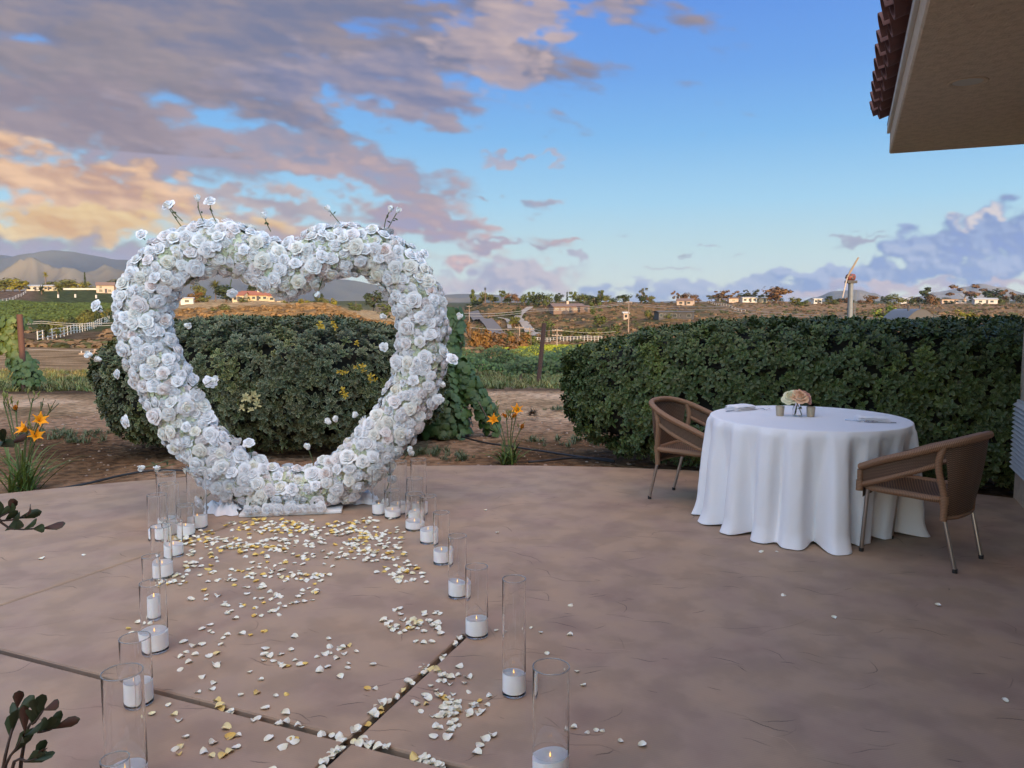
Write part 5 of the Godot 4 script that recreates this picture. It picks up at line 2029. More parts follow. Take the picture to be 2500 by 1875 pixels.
	chair("brown rattan armchair behind the table's left side, tucked in", Vector3(1.49, 0, -6.23), atan2(TABLE.x - 1.49, TABLE.z + 6.23) + PI)
	chair("brown rattan armchair at the table's near right, back to the house", Vector3(2.575, 0, -4.825), atan2(TABLE.x - 2.575, TABLE.z + 4.825) + PI + 0.25)

func setting(which: String, p: Vector3, yaw: float) -> void:
	var mb := MB.new()
	# a napkin folded to a soft rectangle of three layers
	for k in 3:
		grid(mb, 14, 8, func(u, v):
			var x: float = (u - 0.5) * (0.22 - k * 0.008)
			var z: float = (v - 0.5) * (0.15 - k * 0.008)
			var e: float = minf(minf(u, 1.0 - u) * 14.0, minf(v, 1.0 - v) * 8.0)
			return Vector3(x, 0.004 + k * 0.012 + 0.012 * smoothstep(0.0, 1.5, e) + 0.0025 * noise_a.get_noise_2d(x * 300.0 + k * 40.0, z * 300.0) , z), true)
	var nap := obj("napkin", mb.done(), M.linen)
	nap.position = p
	nap.rotation.y = yaw
	tag(nap, "folded white napkin of %s" % which, "napkin", "folded napkins")
	var f := thing("fork", "steel fork beside the napkin of %s" % which, "fork", p + Vector3(-0.10 if yaw < 0 else 0.13, 0.0, 0.035), yaw - 0.5, "forks")
	mb = MB.new()
	tube(mb, spline([Vector3(-0.10, 0.005, 0), Vector3(-0.04, 0.007, 0), Vector3(0.03, 0.012, 0), Vector3(0.045, 0.006, 0)], 10), [0.0042, 0.0038, 0.0033, 0.003, 0.0026, 0.0025, 0.0025, 0.0027, 0.003, 0.004, 0.005], 6)
	obj("handle", mb.done(), M.cutlery, f)
	for k in 4:
		mb = MB.new()
		var z := (k - 1.5) * 0.006
		tube(mb, [Vector3(0.043, 0.006, z * 0.8), Vector3(0.062, 0.004, z), Vector3(0.092, 0.014, z)], 0.0016, 5)
		obj("tine", mb.done(), M.cutlery, f)
	var kn := thing("knife", "steel knife beside the napkin of %s" % which, "knife", p + Vector3(0.02 if yaw < 0 else -0.07, 0.001, 0.085), yaw + 0.08, "knives")
	mb = MB.new()
	box(mb, at(Vector3(-0.06, 0.004, 0)), Vector3(0.09, 0.006, 0.011), 0.002)
	obj("handle", mb.done(), M.cutlery, kn)
	mb = MB.new()
	box(mb, at(Vector3(0.045, 0.003, 0)), Vector3(0.12, 0.002, 0.017), 0.0008)
	obj("blade", mb.done(), M.cutlery, kn)

func chair(label: String, p: Vector3, yaw: float) -> void:
	# local -z is the front
	var t := thing("rattan_armchair", label, "chair", p, yaw, "rattan armchairs at the dining table")
	var mb := MB.new()
	# seat ring and its woven, slightly hollow seat
	var ring_ctrl := []
	for q in [[-0.235, -0.20], [-0.245, 0.02], [-0.225, 0.21], [0.0, 0.245], [0.225, 0.21], [0.245, 0.02], [0.235, -0.20], [0.16, -0.265], [0.0, -0.28], [-0.16, -0.265]]:
		ring_ctrl.append(Vector3(q[0], 0.43 + 0.012 * (1.0 if q[1] < -0.2 else 0.0), q[1]))
	var ring := spline(ring_ctrl, 60, true)
	tube(mb, ring, 0.021, 8, true)
	obj("seat_rail", mb.done(), M.cane, t)
	mb = MB.new()
	grid(mb, 60, 8, func(u, v):
		var q: Vector3 = ring[int(u * 60.0) % 60]
		var s: float = 1.0 - v
		return [Vector3(q.x * s, 0.437 - 0.03 * (1.0 - s * s), q.z * s), Vector2(q.x * s, q.z * s) * 14.0, Color.WHITE])
	obj("seat", mb.done(), M.weave, t)
	# rim: from the arm fronts round the back, high behind and low in front
	var rim_ctrl := []
	var low_ctrl := []
	for q in [[-0.262, -0.262, 0.555], [-0.30, -0.10, 0.63], [-0.305, 0.06, 0.69], [-0.27, 0.21, 0.75], [-0.165, 0.32, 0.79], [0.0, 0.345, 0.80], [0.165, 0.32, 0.79], [0.27, 0.21, 0.75], [0.305, 0.06, 0.69], [0.30, -0.10, 0.63], [0.262, -0.262, 0.555]]:
		rim_ctrl.append(Vector3(q[0], q[2], q[1]))
	for q in [[-0.252, -0.262, 0.44], [-0.288, -0.10, 0.505], [-0.295, 0.06, 0.575], [-0.262, 0.19, 0.635]]:
		low_ctrl.append(Vector3(q[0], q[2], q[1]))
	var rim := spline(rim_ctrl, 80)
	mb = MB.new()
	tube(mb, rim, 0.023, 9)
	obj("rim", mb.done(), M.cane, t)
	for s in [1.0, -1.0]:
		var low := []
		for q in spline(low_ctrl, 24):
			low.append(Vector3(q.x * s, q.y, q.z))
		mb = MB.new()
		tube(mb, low, 0.016, 8)
		obj("arm_rail", mb.done(), M.cane, t)
		# woven band between rim and arm rail
		mb = MB.new()
		grid(mb, 24, 6, func(u, v):
			var a: Vector3 = rim[int(u * 24.0)]
			a = Vector3(a.x * s if s > 0 else -a.x, a.y, a.z)
			var b: Vector3 = low[int(u * 24.0)]
			return [b.lerp(a, v), Vector2(u * 9.0, v * 3.2), Color.WHITE])
		obj("arm_weave", mb.done(), M.weave, t)
		# upright wrapped cane at the back corner
		mb = MB.new()
		var top: Vector3 = rim[25]
		tube(mb, spline([Vector3(-0.215 * s, 0.30, 0.225), Vector3(-0.225 * s, 0.45, 0.225), Vector3(-0.262 * s, 0.635, 0.20), Vector3(top.x * s, top.y, top.z)], 12), 0.021, 8)
		obj("back_post", mb.done(), M.cane, t)
		# bindings where canes cross
		mb = MB.new()
		tube(mb, [Vector3(-0.218 * s, 0.40, 0.226), Vector3(-0.223 * s, 0.455, 0.226)], 0.027, 8)
		tube(mb, [Vector3(-0.258 * s, 0.405, -0.262), Vector3(-0.258 * s, 0.47, -0.262)], 0.024, 8)
		tube(mb, [Vector3(-0.256 * s, 0.44, -0.262), Vector3(-0.262 * s, 0.54, -0.262)], 0.018, 8)
		obj("binding", mb.done(), M.cane, t)
		# legs of steel tube
		for e in 2:
			mb = MB.new()
			var hi := Vector3(-0.213 * s, 0.34, 0.222) if e == 0 else Vector3(-0.225 * s, 0.42, -0.225)
			var lo := Vector3(-0.205 * s, 0.012, 0.30) if e == 0 else Vector3(-0.215 * s, 0.012, -0.255)
			tube(mb, [hi, lo], 0.0125, 12)
			var lg := obj("leg", mb.done(), M.steel, t)
			mb = MB.new()
			tube(mb, [lo + Vector3(0, -0.012, 0), lo + Vector3(0, 0.012, 0)], 0.0145, 10)
			obj("foot_cap", mb.done(), M.foot_black, lg)
	# back shell: one woven sheet from the rim down below the seat
	mb = MB.new()
	var lower := spline([Vector3(-0.213, 0.315, 0.225), Vector3(-0.12, 0.315, 0.262), Vector3(0, 0.315, 0.272), Vector3(0.12, 0.315, 0.262), Vector3(0.213, 0.315, 0.225)], 30)
	grid(mb, 30, 16, func(u, v):
		var a: Vector3 = rim[25 + int(u * 30.0)]
		var b: Vector3 = lower[int(u * 30.0)]
		var q := b.lerp(a, v)
		q.z += 0.02 * sin(PI * v) - 0.018 * sin(PI * v) * (1.0 - absf(2.0 * u - 1.0))
		return [q, Vector2(u * 8.0, v * 10.0), Color.WHITE])
	obj("back_weave", mb.done(), M.weave, t)
	mb = MB.new()
	tube(mb, lower, 0.013, 7)
	obj("back_rail", mb.done(), M.cane, t)
	# woven apron under the seat's front
	mb = MB.new()
	grid(mb, 20, 4, func(u, v):
		var an: float = lerpf(-0.235, 0.235, u)
		var z: float = -0.262 - 0.02 * cos(an / 0.235 * PI / 2)
		return [Vector3(an, 0.36 + 0.07 * v, z + 0.01), Vector2(u * 12.0, v * 3.0), Color.WHITE])
	obj("apron", mb.done(), M.weave, t)

# ---------- the valley: trees, houses, fences, poles
var crowns := {}

func crown_mesh(kind: String, sd: int) -> ArrayMesh:
	# many leaf clumps spread through the crown, in a box about 1 high and 1 wide standing on y 0
	var r := RandomNumberGenerator.new()
	r.seed = sd
	var mb := MB.new()
	var lobes := []
	var n := 420
	var size := 0.085
	match kind:
		"round":
			for k in 9: lobes.append([Vector3(r.randf_range(-0.27, 0.27), r.randf_range(0.20, 0.74), r.randf_range(-0.27, 0.27)), r.randf_range(0.17, 0.28), 1.0])
		"tall":
			for k in 9: lobes.append([Vector3(r.randf_range(-0.25, 0.25), r.randf_range(0.28, 0.86), r.randf_range(-0.25, 0.25)), r.randf_range(0.09, 0.19), 1.0])
			n = 380
		"airy":
			for k in 11: lobes.append([Vector3(r.randf_range(-0.36, 0.36), r.randf_range(0.35, 0.88), r.randf_range(-0.36, 0.36)), r.randf_range(0.07, 0.14), 0.8])
			n = 300
		"pine":
			for k in 8: lobes.append([Vector3(r.randf_range(-0.16, 0.16), 0.14 + 0.1 * k, r.randf_range(-0.16, 0.16)), 0.30 - 0.026 * k, 0.5])
		"cypress":
			for k in 8: lobes.append([Vector3(0, 0.07 + 0.12 * k, 0), 0.46 - 0.045 * k, 0.5])
			n = 320
		"bush":
			for k in 8: lobes.append([Vector3(r.randf_range(-0.32, 0.32), r.randf_range(0.10, 0.60), r.randf_range(-0.32, 0.32)), r.randf_range(0.16, 0.3), 1.0])
			n = 380
	for k in n:
		var l: Array = lobes[r.randi() % lobes.size()]
		var d := Vector3(r.randfn(), r.randfn(), r.randfn()).normalized()
		var p: Vector3 = l[0] + d * l[1] * pow(r.randf(), 0.4) * Vector3(1, l[2] if l[2] < 1.0 else 0.85, 1)
		p.y = clampf(p.y, 0.03, 1.0)
		var nrm := (d + Vector3(r.randf_range(-0.5, 0.5), 0.45 + r.randf_range(-0.3, 0.4), r.randf_range(-0.5, 0.5))).normalized()
		var b := facing(nrm, r.randf() * TAU, size * r.randf_range(0.6, 1.3))
		var g := r.randf_range(0.65, 1.25)
		var col := Color(g * r.randf_range(0.9, 1.15), g, g * r.randf_range(0.8, 1.1))
		var f := mb.v.size()
		for q in [Vector3(-0.5, 0.0, -0.35), Vector3(0.1, 0.12, -0.55), Vector3(0.55, -0.02, 0.05), Vector3(0.2, 0.08, 0.5), Vector3(-0.45, 0.1, 0.4)]:
			mb.vert(p + b * q, Vector2.ZERO, col)
		mb.tri(f, f + 1, f + 2); mb.tri(f, f + 2, f + 3); mb.tri(f, f + 3, f + 4)
	return mb.done()

func trunk_mesh(kind: String, sd: int) -> ArrayMesh:
	var r := RandomNumberGenerator.new()
	r.seed = sd
	var mb := MB.new()
	tube(mb, [Vector3(0, -0.08, 0), Vector3(0.01, 0.2, 0), Vector3(-0.01, 0.5, 0.01), Vector3(0.02, 0.8, 0)], [0.035, 0.028, 0.018, 0.006], 6)
	if kind != "cypress":
		for k in 4:
			var an := r.randf() * TAU
			tube(mb, [Vector3(0, 0.22 + k * 0.1, 0), Vector3(cos(an) * 0.14, 0.40 + k * 0.09, sin(an) * 0.14), Vector3(cos(an) * 0.26, 0.55 + k * 0.08, sin(an) * 0.26)], [0.016, 0.010, 0.004], 5)
	return mb.done()

const TINTS := {
	"green": Color(0.085, 0.105, 0.035), "dark": Color(0.045, 0.06, 0.028), "olive": Color(0.12, 0.125, 0.04), "yellow": Color(0.21, 0.19, 0.03), "orange": Color(0.17, 0.095, 0.035),
	"brown": Color(0.16, 0.095, 0.05), "grey": Color(0.10, 0.105, 0.07), "bright": Color(0.15, 0.19, 0.045),
}

func tree(kind: String, x: float, base: float, top: float, wide: float, tint: String, label: String, depth := 0.0, group := "") -> void:
	# x, base, top and width as they show in the photo (2212 wide)
	var p := far_at(x, depth) if depth > 0.0 else land_hit(x, base)
	var zc := -p.z
	var h := maxf(height_of(p, top * 1.1302) - p.y, 0.8)
	var w := wide / 1681.0 * zc
	var name := {"round": "leafy_tree", "tall": "tall_tree", "airy": "eucalyptus_tree", "pine": "pine_tree", "cypress": "cypress_tree", "bush": "bush", "palm": "palm_tree"}[kind] as String
	var t := thing(name, label, "bush" if kind == "bush" else "tree", p, rf(0, TAU), group)
	var key := kind + str(rng.randi() % 3)
	if kind == "palm":
		var mb := MB.new()
		tube(mb, [Vector3(0, -0.3, 0), Vector3(0.1, h * 0.5, 0), Vector3(0.05, h * 0.9, 0)], [0.28, 0.2, 0.18], 7)
		obj("trunk", mb.done(), M.bark, t)
		mb = MB.new()
		for k in 46:
			var an := rf(0, TAU)
			var el := rf(-0.9, 1.3)
			blade(mb, Vector3(0.05, h * 0.88, 0), Vector3(cos(an) * cos(el), sin(el), sin(an) * cos(el)), w * rf(0.4, 0.62), w * 0.11, rf(0.3, 1.3), TINTS[tint] * rf(0.7, 1.3), 5)
		obj("crown", mb.done(), M.tree_leaf, t)
		return
	if not crowns.has(key):
		crowns[key] = [crown_mesh(kind, 400 + crowns.size() * 7), trunk_mesh(kind, 500 + crowns.size())]
	var mkey := "tree_" + tint
	if not M.has(mkey):
		var m := mat(mkey, TINTS[tint].linear_to_srgb(), 0.85)
		m.vertex_color_use_as_albedo = true
		m.backlight_enabled = true
		m.backlight = Color(0.25, 0.27, 0.1)
		m.metallic_specular = 0.15
	var c := obj("crown", crowns[key][0], M[mkey], t)
	c.scale = Vector3(w, h, w) * Vector3(1.35, 1.06, 1.35)
	var tr := obj("trunk", crowns[key][1], M.bark_pale if kind == "airy" else M.bark, t)
	tr.scale = Vector3(w, h, w)

func make_trees() -> void:
	var L := [
		["round", 18, 630, 599, 52, "olive", "broad olive green tree at the far left of the ridge", 395],
		["round", 50, 630, 602, 40, "yellow", "yellow green tree left of the white ranch house", 392],
		["palm", 107, 632, 588, 16, "yellow", "tall sunlit palm standing over the white ranch house", 405],
		["round", 122, 629, 604, 40, "olive", "olive tree behind the small cream house", 415],
		["round", 152, 629, 602, 46, "olive", "rounded tree between the palm and the brightest yellow tree", 412],
		["bush", 186, 629, 600, 50, "yellow", "brightest yellow tree beside the dark cypress on the left ridge", 410],
		["cypress", 191, 629, 589, 7, "dark", "slim dark cypress on the left ridge", 398],
		["round", 252, 628, 601, 44, "olive", "olive tree behind the white villa", 425],
		["palm", 132, 642, 618, 26, "olive", "short bushy palm on the slope below the small cream house", 360],
		["palm", 97, 643, 624, 24, "dark", "dark short palm on the slope below the ranch house", 362],
		["bush", 195, 690, 664, 44, "olive", "wide olive bush on the green slope by the white rail fence", 215],
		["bush", 217, 684, 655, 36, "yellow", "taller yellowish bush on the green slope near the heart's left side", 228],
		["round", 435, 652, 610, 36, "olive", "olive tree seen at the top left inside the heart", 330],
		["round", 425, 653, 628, 30, "orange", "rust coloured tree left of the dark tree inside the heart", 318],
		["bush", 452, 653, 633, 28, "olive", "green bush at the foot of the dark tree inside the heart", 315],
		["round", 492, 651, 612, 60, "dark", "large dark tree left of the red roofed villa", 322],
		["palm", 470, 648, 611, 32, "olive", "feathery palm behind the dark tree inside the heart", 335],
		["round", 548, 640, 607, 30, "dark", "dark tree rising behind the red roofed villa", 360],
		["bush", 530, 651, 638, 28, "olive", "pale green bush before the red roofed villa", 300],
		["bush", 628, 648, 638, 22, "olive", "bush at the right end of the red roofed villa", 300],
		["bush", 660, 650, 640, 28, "yellow", "yellowish bushes on the dry crest right of the villa", 290],
		["bush", 702, 655, 637, 24, "olive", "green bush where the dry crest begins to fall", 285],
		["bush", 718, 656, 638, 20, "yellow", "yellow bush on the falling dry crest", 285],
		["round", 690, 648, 628, 26, "dark", "dark tree behind the dry crest inside the heart", 420],
		["round", 808, 660, 626, 44, "dark", "round dark tree behind the heart's right lobe", 460],
		["round", 842, 678, 652, 46, "green", "low tree before the dark house inside the heart", 400],
		["bush", 770, 664, 645, 30, "green", "green bush between crest and round dark tree", 440],
		["bush", 480, 672, 650, 34, "olive", "olive bush on the dry hillside above the hedge", 240],
		["tall", 1021, 652, 624, 19, "green", "tall lone tree at the left end of the wooded hill", 0],
		["round", 1044, 653, 629, 22, "olive", "olive tree second from the left on the wooded hill", 0],
		["palm", 1048, 652, 620, 9, "dark", "slender palm on the wooded hill", 0],
		["round", 1060, 653, 634, 20, "olive", "small olive tree right of the slender palm", 0],
		["tall", 1084, 653, 627, 20, "green", "upright green tree left of the rust coloured one", 0],
		["round", 1097, 653, 631, 17, "orange", "rust coloured tree on the wooded hill", 0],
		["round", 1113, 654, 633, 24, "brown", "brown leafed tree beside the rust coloured one", 0],
		["round", 1133, 660, 633, 24, "green", "green tree at the top of the curving drive", 0],
		["tall", 1147, 660, 630, 18, "green", "narrow tree above the curving drive", 0],
		["round", 1160, 664, 630, 32, "dark", "dense dark tree left of the brown roofed house", 0],
		["round", 1180, 662, 633, 26, "green", "green tree touching the brown roofed house on its left", 0],
		["pine", 1205, 654, 632, 18, "dark", "dark pine behind the brown roofed house", 0],
		["cypress", 1225, 654, 631, 7, "dark", "dark spire behind the brown roof's chimney", 0],
		["tall", 1237, 655, 630, 20, "green", "tree behind the right end of the brown roof", 0],
		["round", 1262, 658, 633, 26, "green", "round green tree right of the brown roofed house", 0],
		["round", 1285, 661, 637, 32, "dark", "dark tree before the small white house on the hill", 0],
		["tall", 1297, 655, 627, 16, "green", "upright tree on the crest left of centre", 0],
		["round", 1310, 656, 636, 22, "olive", "olive tree on the crest near the power pole", 0],
		["round", 1348, 654, 634, 28, "dark", "dark broad tree above the power pole", 0],
		["airy", 1387, 655, 622, 22, "grey", "tall bare topped eucalyptus on the crest", 0],
		["round", 1386, 656, 636, 28, "dark", "dark round tree at the foot of the tall eucalyptus", 0],
		["round", 1406, 655, 637, 18, "olive", "small olive tree right of the tall eucalyptus", 0],
		["airy", 1461, 652, 627, 18, "brown", "thin eucalyptus left of the pink house", 0],
		["round", 1479, 654, 631, 28, "brown", "brown tree behind the pink house", 0],
		["round", 1500, 655, 635, 26, "brown", "brown tree right of the pink house", 0],
		["airy", 1555, 652, 628, 36, "brown", "wide brown eucalyptus on the crest of the bare hill", 0],
		["airy", 1580, 653, 627, 36, "brown", "eucalyptus left of the low white farm buildings", 0],
		["airy", 1622, 652, 626, 40, "grey", "grey eucalyptus behind the low white farm buildings", 0],
		["airy", 1648, 654, 625, 26, "grey", "thin grey eucalyptus right of the farm buildings", 0],
		["round", 1677, 654, 616, 56, "brown", "largest brown tree on the crest, left of the wind machine", 0],
		["round", 1718, 660, 641, 26, "olive", "olive tree at the right foot of the bare hill", 0],
		["bush", 1740, 662, 644, 26, "green", "green bush left of the white shed near the wind machine", 0],
		["bush", 1795, 656, 643, 24, "olive", "small olive tree just left of the wind machine", 0],
		["round", 1882, 655, 636, 26, "brown", "brown green tree just right of the wind machine", 0],
		["bush", 1905, 684, 643, 46, "bright", "bright green willow rising behind the hedge right of the wind machine", 190],
		["bush", 1935, 684, 655, 40, "bright", "lower bright green shrub beside the willow", 185],
		["round", 1924, 655, 633, 26, "green", "tree behind the first pale shed", 0],
		["pine", 2002, 656, 619, 40, "dark", "big dark pine between the two pale sheds", 0],
		["round", 2012, 660, 634, 30, "brown", "brown tree at the foot of the big dark pine", 0],
		["bush", 2040, 656, 640, 32, "green", "green bush behind the long low shed", 0],
		["airy", 2084, 654, 614, 60, "brown", "wide eucalyptus left of the right hand shed", 0],
		["round", 2146, 654, 622, 48, "dark", "dark dense tree behind the right hand shed", 0],
		["airy", 2180, 656, 624, 30, "brown", "thin eucalyptus right of the right hand shed", 0],
		["round", 2206, 658, 632, 30, "grey", "grey tree at the picture's right edge", 0],
		["bush", 2065, 682, 658, 50, "yellow", "yellow green shrub rising behind the long hedge's right half", 170],
		["bush", 1114, 684, 655, 26, "dark", "dark upright bush standing alone on the slope beside the drive", 0],
		["tall", 1285, 690, 652, 30, "green", "belt of green trees running down the slope, upper part", 0],
		["round", 1296, 708, 678, 28, "green", "green tree lower in the belt on the slope", 0],
		["bush", 1318, 722, 694, 38, "green", "large green tree at the foot of the slope above the hedge", 0],
		["round", 1280, 735, 708, 34, "olive", "olive tree by the white fence below the slope", 0],
		["round", 1250, 734, 706, 32, "olive", "olive tree at mid fence below the slope", 0],
		["round", 1222, 733, 710, 28, "olive", "small tree behind the leaning post", 0],
		["round", 1180, 722, 690, 34, "green", "green tree at the foot of the curving drive", 0],
		["cypress", 1172, 734, 700, 6, "dark", "first dark cypress in the row below the drive", 0],
		["cypress", 1181, 735, 700, 6, "dark", "second dark cypress in the row below the drive", 0],
		["cypress", 1190, 736, 702, 6, "dark", "third dark cypress in the row below the drive", 0],
		["round", 1112, 704, 682, 30, "olive", "olive tree in the hollow left of the drive", 0],
		["bush", 1016, 722, 675, 34, "orange", "tall rust and green tree beside the grape vine", 110],
		["bush", 1042, 742, 696, 44, "orange", "rust coloured tree by the bending road", 128],
		["bush", 1068, 744, 704, 44, "brown", "brown tree in the thicket by the bending road", 130],
		["bush", 1090, 744, 700, 36, "olive", "olive tree in the thicket right of the bending road", 132],
		["bush", 1118, 742, 703, 48, "orange", "widest rust coloured tree in the thicket", 128],
		["bush", 1102, 764, 728, 48, "brown", "round leafless brown bush before the yellow vineyard", 105],
		["bush", 1147, 728, 704, 30, "green", "green bush at the right end of the thicket", 140],
		["bush", 1440, 690, 668, 22, "green", "green tree left of the dark roofed house", 0],
		["bush", 1462, 690, 664, 26, "green", "green tree close by the dark roofed house", 300],
		["round", 1400, 690, 668, 24, "olive", "olive tree on the grey bank left of the dark roofed house", 0],
	]
	for k in L:
		tree(k[0], k[1], k[2], k[3], k[4], k[5], k[6], k[7], "trees and bushes on the far hills")
	# the band of trees that closes the ridge between those
	for k in 70:
		var x := rf(1010, 2230)
		if x > 1410.0 and x < 1530.0 or x > 1690.0 and x < 1760.0: continue
		var d := rf(425, 500)
		var p := far_at(x, d)
		var base := 667.7 - (p.y - EYE.y) / d * 1681.0
		var tints: Array = ["dark", "green", "olive", "green", "dark"] if x < 1400 else ["brown", "grey", "olive", "dark", "brown"]
		var hue: String = pick(tints)
		tree(pick(["round", "bush", "round", "tall"]), x, base, base - rf(10, 20), rf(14, 28), hue, "%s tree in the ridge band %s" % [hue, "on the wooded hill left of the drive" if x < 1120 else ("behind the big brown roof" if x < 1260 else ("between brown roof and tall eucalyptus" if x < 1420 else ("around the low farm buildings" if x < 1700 else ("just right of the wind machine" if x < 1960 else "around the white barns"))))], d, "band of trees along the far ridge")
	# the row of small trees along the white rail fence
	for k in 8:
		var s := k / 7.0
		tree("round", lerpf(96, 232, s), lerpf(736, 694, s), lerpf(692, 664, s), lerpf(26, 20, s), "olive" if k % 3 else "dark", "%s small grove tree from the left along the white rail fence" % ["first", "second", "third", "fourth", "fifth", "sixth", "seventh", "eighth"][k], 0.0, "grove along the rail fence")
	# brown scrub over the slopes
	var mb := MB.new()
	for k in 34:
		var d := Vector3(rf(-1, 1), rf(0.0, 1), rf(-1, 1)).normalized()
		var b := facing((d + Vector3(0, 0.5, 0)).normalized(), rf(0, 6), rf(0.25, 0.5))
		var f := mb.v.size()
		for q in [Vector3(-0.5, 0, -0.4), Vector3(0.4, 0, -0.5), Vector3(0.5, 0, 0.4), Vector3(-0.4, 0, 0.5)]:
			mb.vert(d * Vector3(0.55, 0.5, 0.55) + b * q, Vector2.ZERO, Color.WHITE)
		mb.quad(f, f + 1, f + 2, f + 3)
	var sm := mb.done()
	var where := []
	var tints := []
	var fa := land_hit(82, 741)
	var fb := land_hit(236, 695)
	while where.size() < 9000:
		var zc := 90.0 * pow(4.6, rng.randf())
		var u := rf(-0.68, 0.72)
		var X := 1106.0 + 1681.0 * u
		var m := noise_b.get_noise_2d(u * zc * 3.0, zc * 3.0)
		if m < -0.05 and rng.randf() < 0.7: continue
		if X < 330.0 and (zc < 85.0 or zc > 165.0): continue
		if X > 330.0 and X < 960.0 and zc > 262.0: continue
		var spot_here := Vector3(u * zc, 0, -zc)
		if Geometry3D.get_closest_point_to_segment(spot_here, fa * Vector3(1, 0, 1), fb * Vector3(1, 0, 1)).distance_to(spot_here) < 5.0: continue
		if X > 1090.0 and X < 1440.0 and zc < 158.0: continue
		where.append(Transform3D(Basis(Vector3.UP, rf(0, TAU)).scaled(Vector3(1, rf(0.6, 1.0), 1) * rf(0.5, 1.7)), on_land(u * zc, -zc)))
		var g := rf(0.5, 1.3)
		var c := Color(0.19, 0.125, 0.07) if rng.randf() < 0.7 else Color(0.09, 0.095, 0.04)
		if X > 380.0 and X < 940.0: c = Color(0.27, 0.16, 0.065)
		tints.append(c * g)
	tag(many("scrub", sm, M.tree_leaf, where, tints), "low brown scrub covering the far slopes")
	# the yellow green vineyard on the valley floor, row after row
	var vines := []
	tints = []
	for k in 13:
		var zc := 106.0 + k * 3.3
		for j in 120:
			var x := lerpf(1085, 1460, (j + rng.randf()) / 120.0)
			var p := far_at(x, zc + rf(-0.4, 0.4))
			vines.append(Transform3D(Basis(Vector3.UP, rf(0, 6)).scaled(Vector3(0.75, 0.9, 0.75) * rf(0.8, 1.2)), p))
			var g := rf(0.75, 1.3)
			tints.append(Color(0.24, 0.26, 0.025) * g)
	tag(many("far_vineyard", sm, M.tree_leaf, vines, tints), "yellow green vineyard on the valley floor seen past the leaning post")
	# green vine rows on the left slope
	vines = []
	tints = []
	for k in 16:
		var zc := 205.0 + k * 6.5
		for j in 110:
			var x := lerpf(-120, 300, (j + rng.randf()) / 110.0)
			if x > 190.0 + k * 8.0: continue
			vines.append(Transform3D(Basis(Vector3.UP, rf(0, 6)).scaled(Vector3(1.1, 1.1, 1.1) * rf(0.8, 1.3)), far_at(x, zc + rf(-0.5, 0.5) + x * 0.02)))
			var g := rf(0.7, 1.3)
			tints.append(Color(0.075, 0.105, 0.03) * g)
	tag(many("slope_vineyard", sm, M.tree_leaf, vines, tints), "green vineyard covering the slope below the left ridge houses")

func gable_house(called: String, label: String, x0: float, x1: float, base: float, eave: float, ridge_row: float, wallm: Material, roofm: Material, depth: float, yaw: float, windows: int, opts := {}) -> Node3D:
	var p := far_at((x0 + x1) / 2, depth) if depth > 0.0 else land_hit((x0 + x1) / 2, base)
	var zc := -p.z
	var w := (x1 - x0) / 1681.0 * zc
	var hw := maxf(height_of(p, eave * 1.1302) - p.y, 2.2)
	var hr := maxf(height_of(p, ridge_row * 1.1302) - p.y, hw + 0.25)
	var d: float = opts.get("deep", w * 0.6)
	var t := thing(called, label, opts.get("category", "house"), p, yaw)
	var mb := MB.new()
	box(mb, at(Vector3(0, hw / 2 - 0.5, 0)), Vector3(w, hw + 1.0, d))
	# gable ends
	mb.face([Vector3(-w / 2, hw, -d / 2), Vector3(-w / 2, hr - 0.1, 0), Vector3(-w / 2, hw, d / 2)])
	mb.face([Vector3(w / 2, hw, d / 2), Vector3(w / 2, hr - 0.1, 0), Vector3(w / 2, hw, -d / 2)])
	obj("wall", mb.done(), wallm, t)
	mb = MB.new()
	var o := 0.45
	var slope := (hr - hw) / (d / 2)
	for s in [1.0, -1.0]:
		var len := sqrt(pow(d / 2 + o, 2) + pow((d / 2 + o) * slope, 2))
		var mid := Vector3(0, hr - (d / 4 + o / 2) * slope + 0.06, s * (d / 4 + o / 2))
		box(mb, Transform3D(Basis(Vector3.RIGHT, s * atan(slope)), mid), Vector3(w + o * 2, 0.16, len))
	var roof := obj("roof", mb.done(), roofm, t)
	if opts.has("chimney"):
		mb = MB.new()
		box(mb, at(Vector3(w * opts.chimney, hr + 0.1, d * 0.12)), Vector3(0.9, 2.0, 0.9), 0.03)
		obj("chimney", mb.done(), wallm if not opts.has("chimney_mat") else opts.chimney_mat, roof)
	for k in windows:
		var x := w * ((k + 0.5) / windows - 0.5)
		var tall := minf(1.3, hw * 0.42)
		if opts.get("two", false) and k % 2 == 0:
			wind(t, Vector3(x, hw * 0.74, d / 2 + 0.02), 1.1, tall)
		wind(t, Vector3(x, hw * (0.28 if opts.get("two", false) else 0.5), d / 2 + 0.02), minf(1.5, w / windows * 0.55), tall)
	if opts.get("door", true):
		mb = MB.new()
		box(mb, at(Vector3(w * 0.04, minf(2.0, hw * 0.85) / 2, d / 2 + 0.03)), Vector3(1.0, minf(2.0, hw * 0.85), 0.08), 0.01)
		obj("door", mb.done(), M.timber_dark, t)
	return t

func wind(t: Node3D, p: Vector3, w: float, h: float) -> void:
	var mb := MB.new()
	box(mb, at(p), Vector3(w + 0.1, h + 0.1, 0.06), 0.01)
	var f := obj("window", mb.done(), M.roof_pale, t)
	mb = MB.new()
	box(mb, at(p + Vector3(0, 0, 0.022)), Vector3(w, h, 0.05))
	obj("pane", mb.done(), M.window_dark, f)

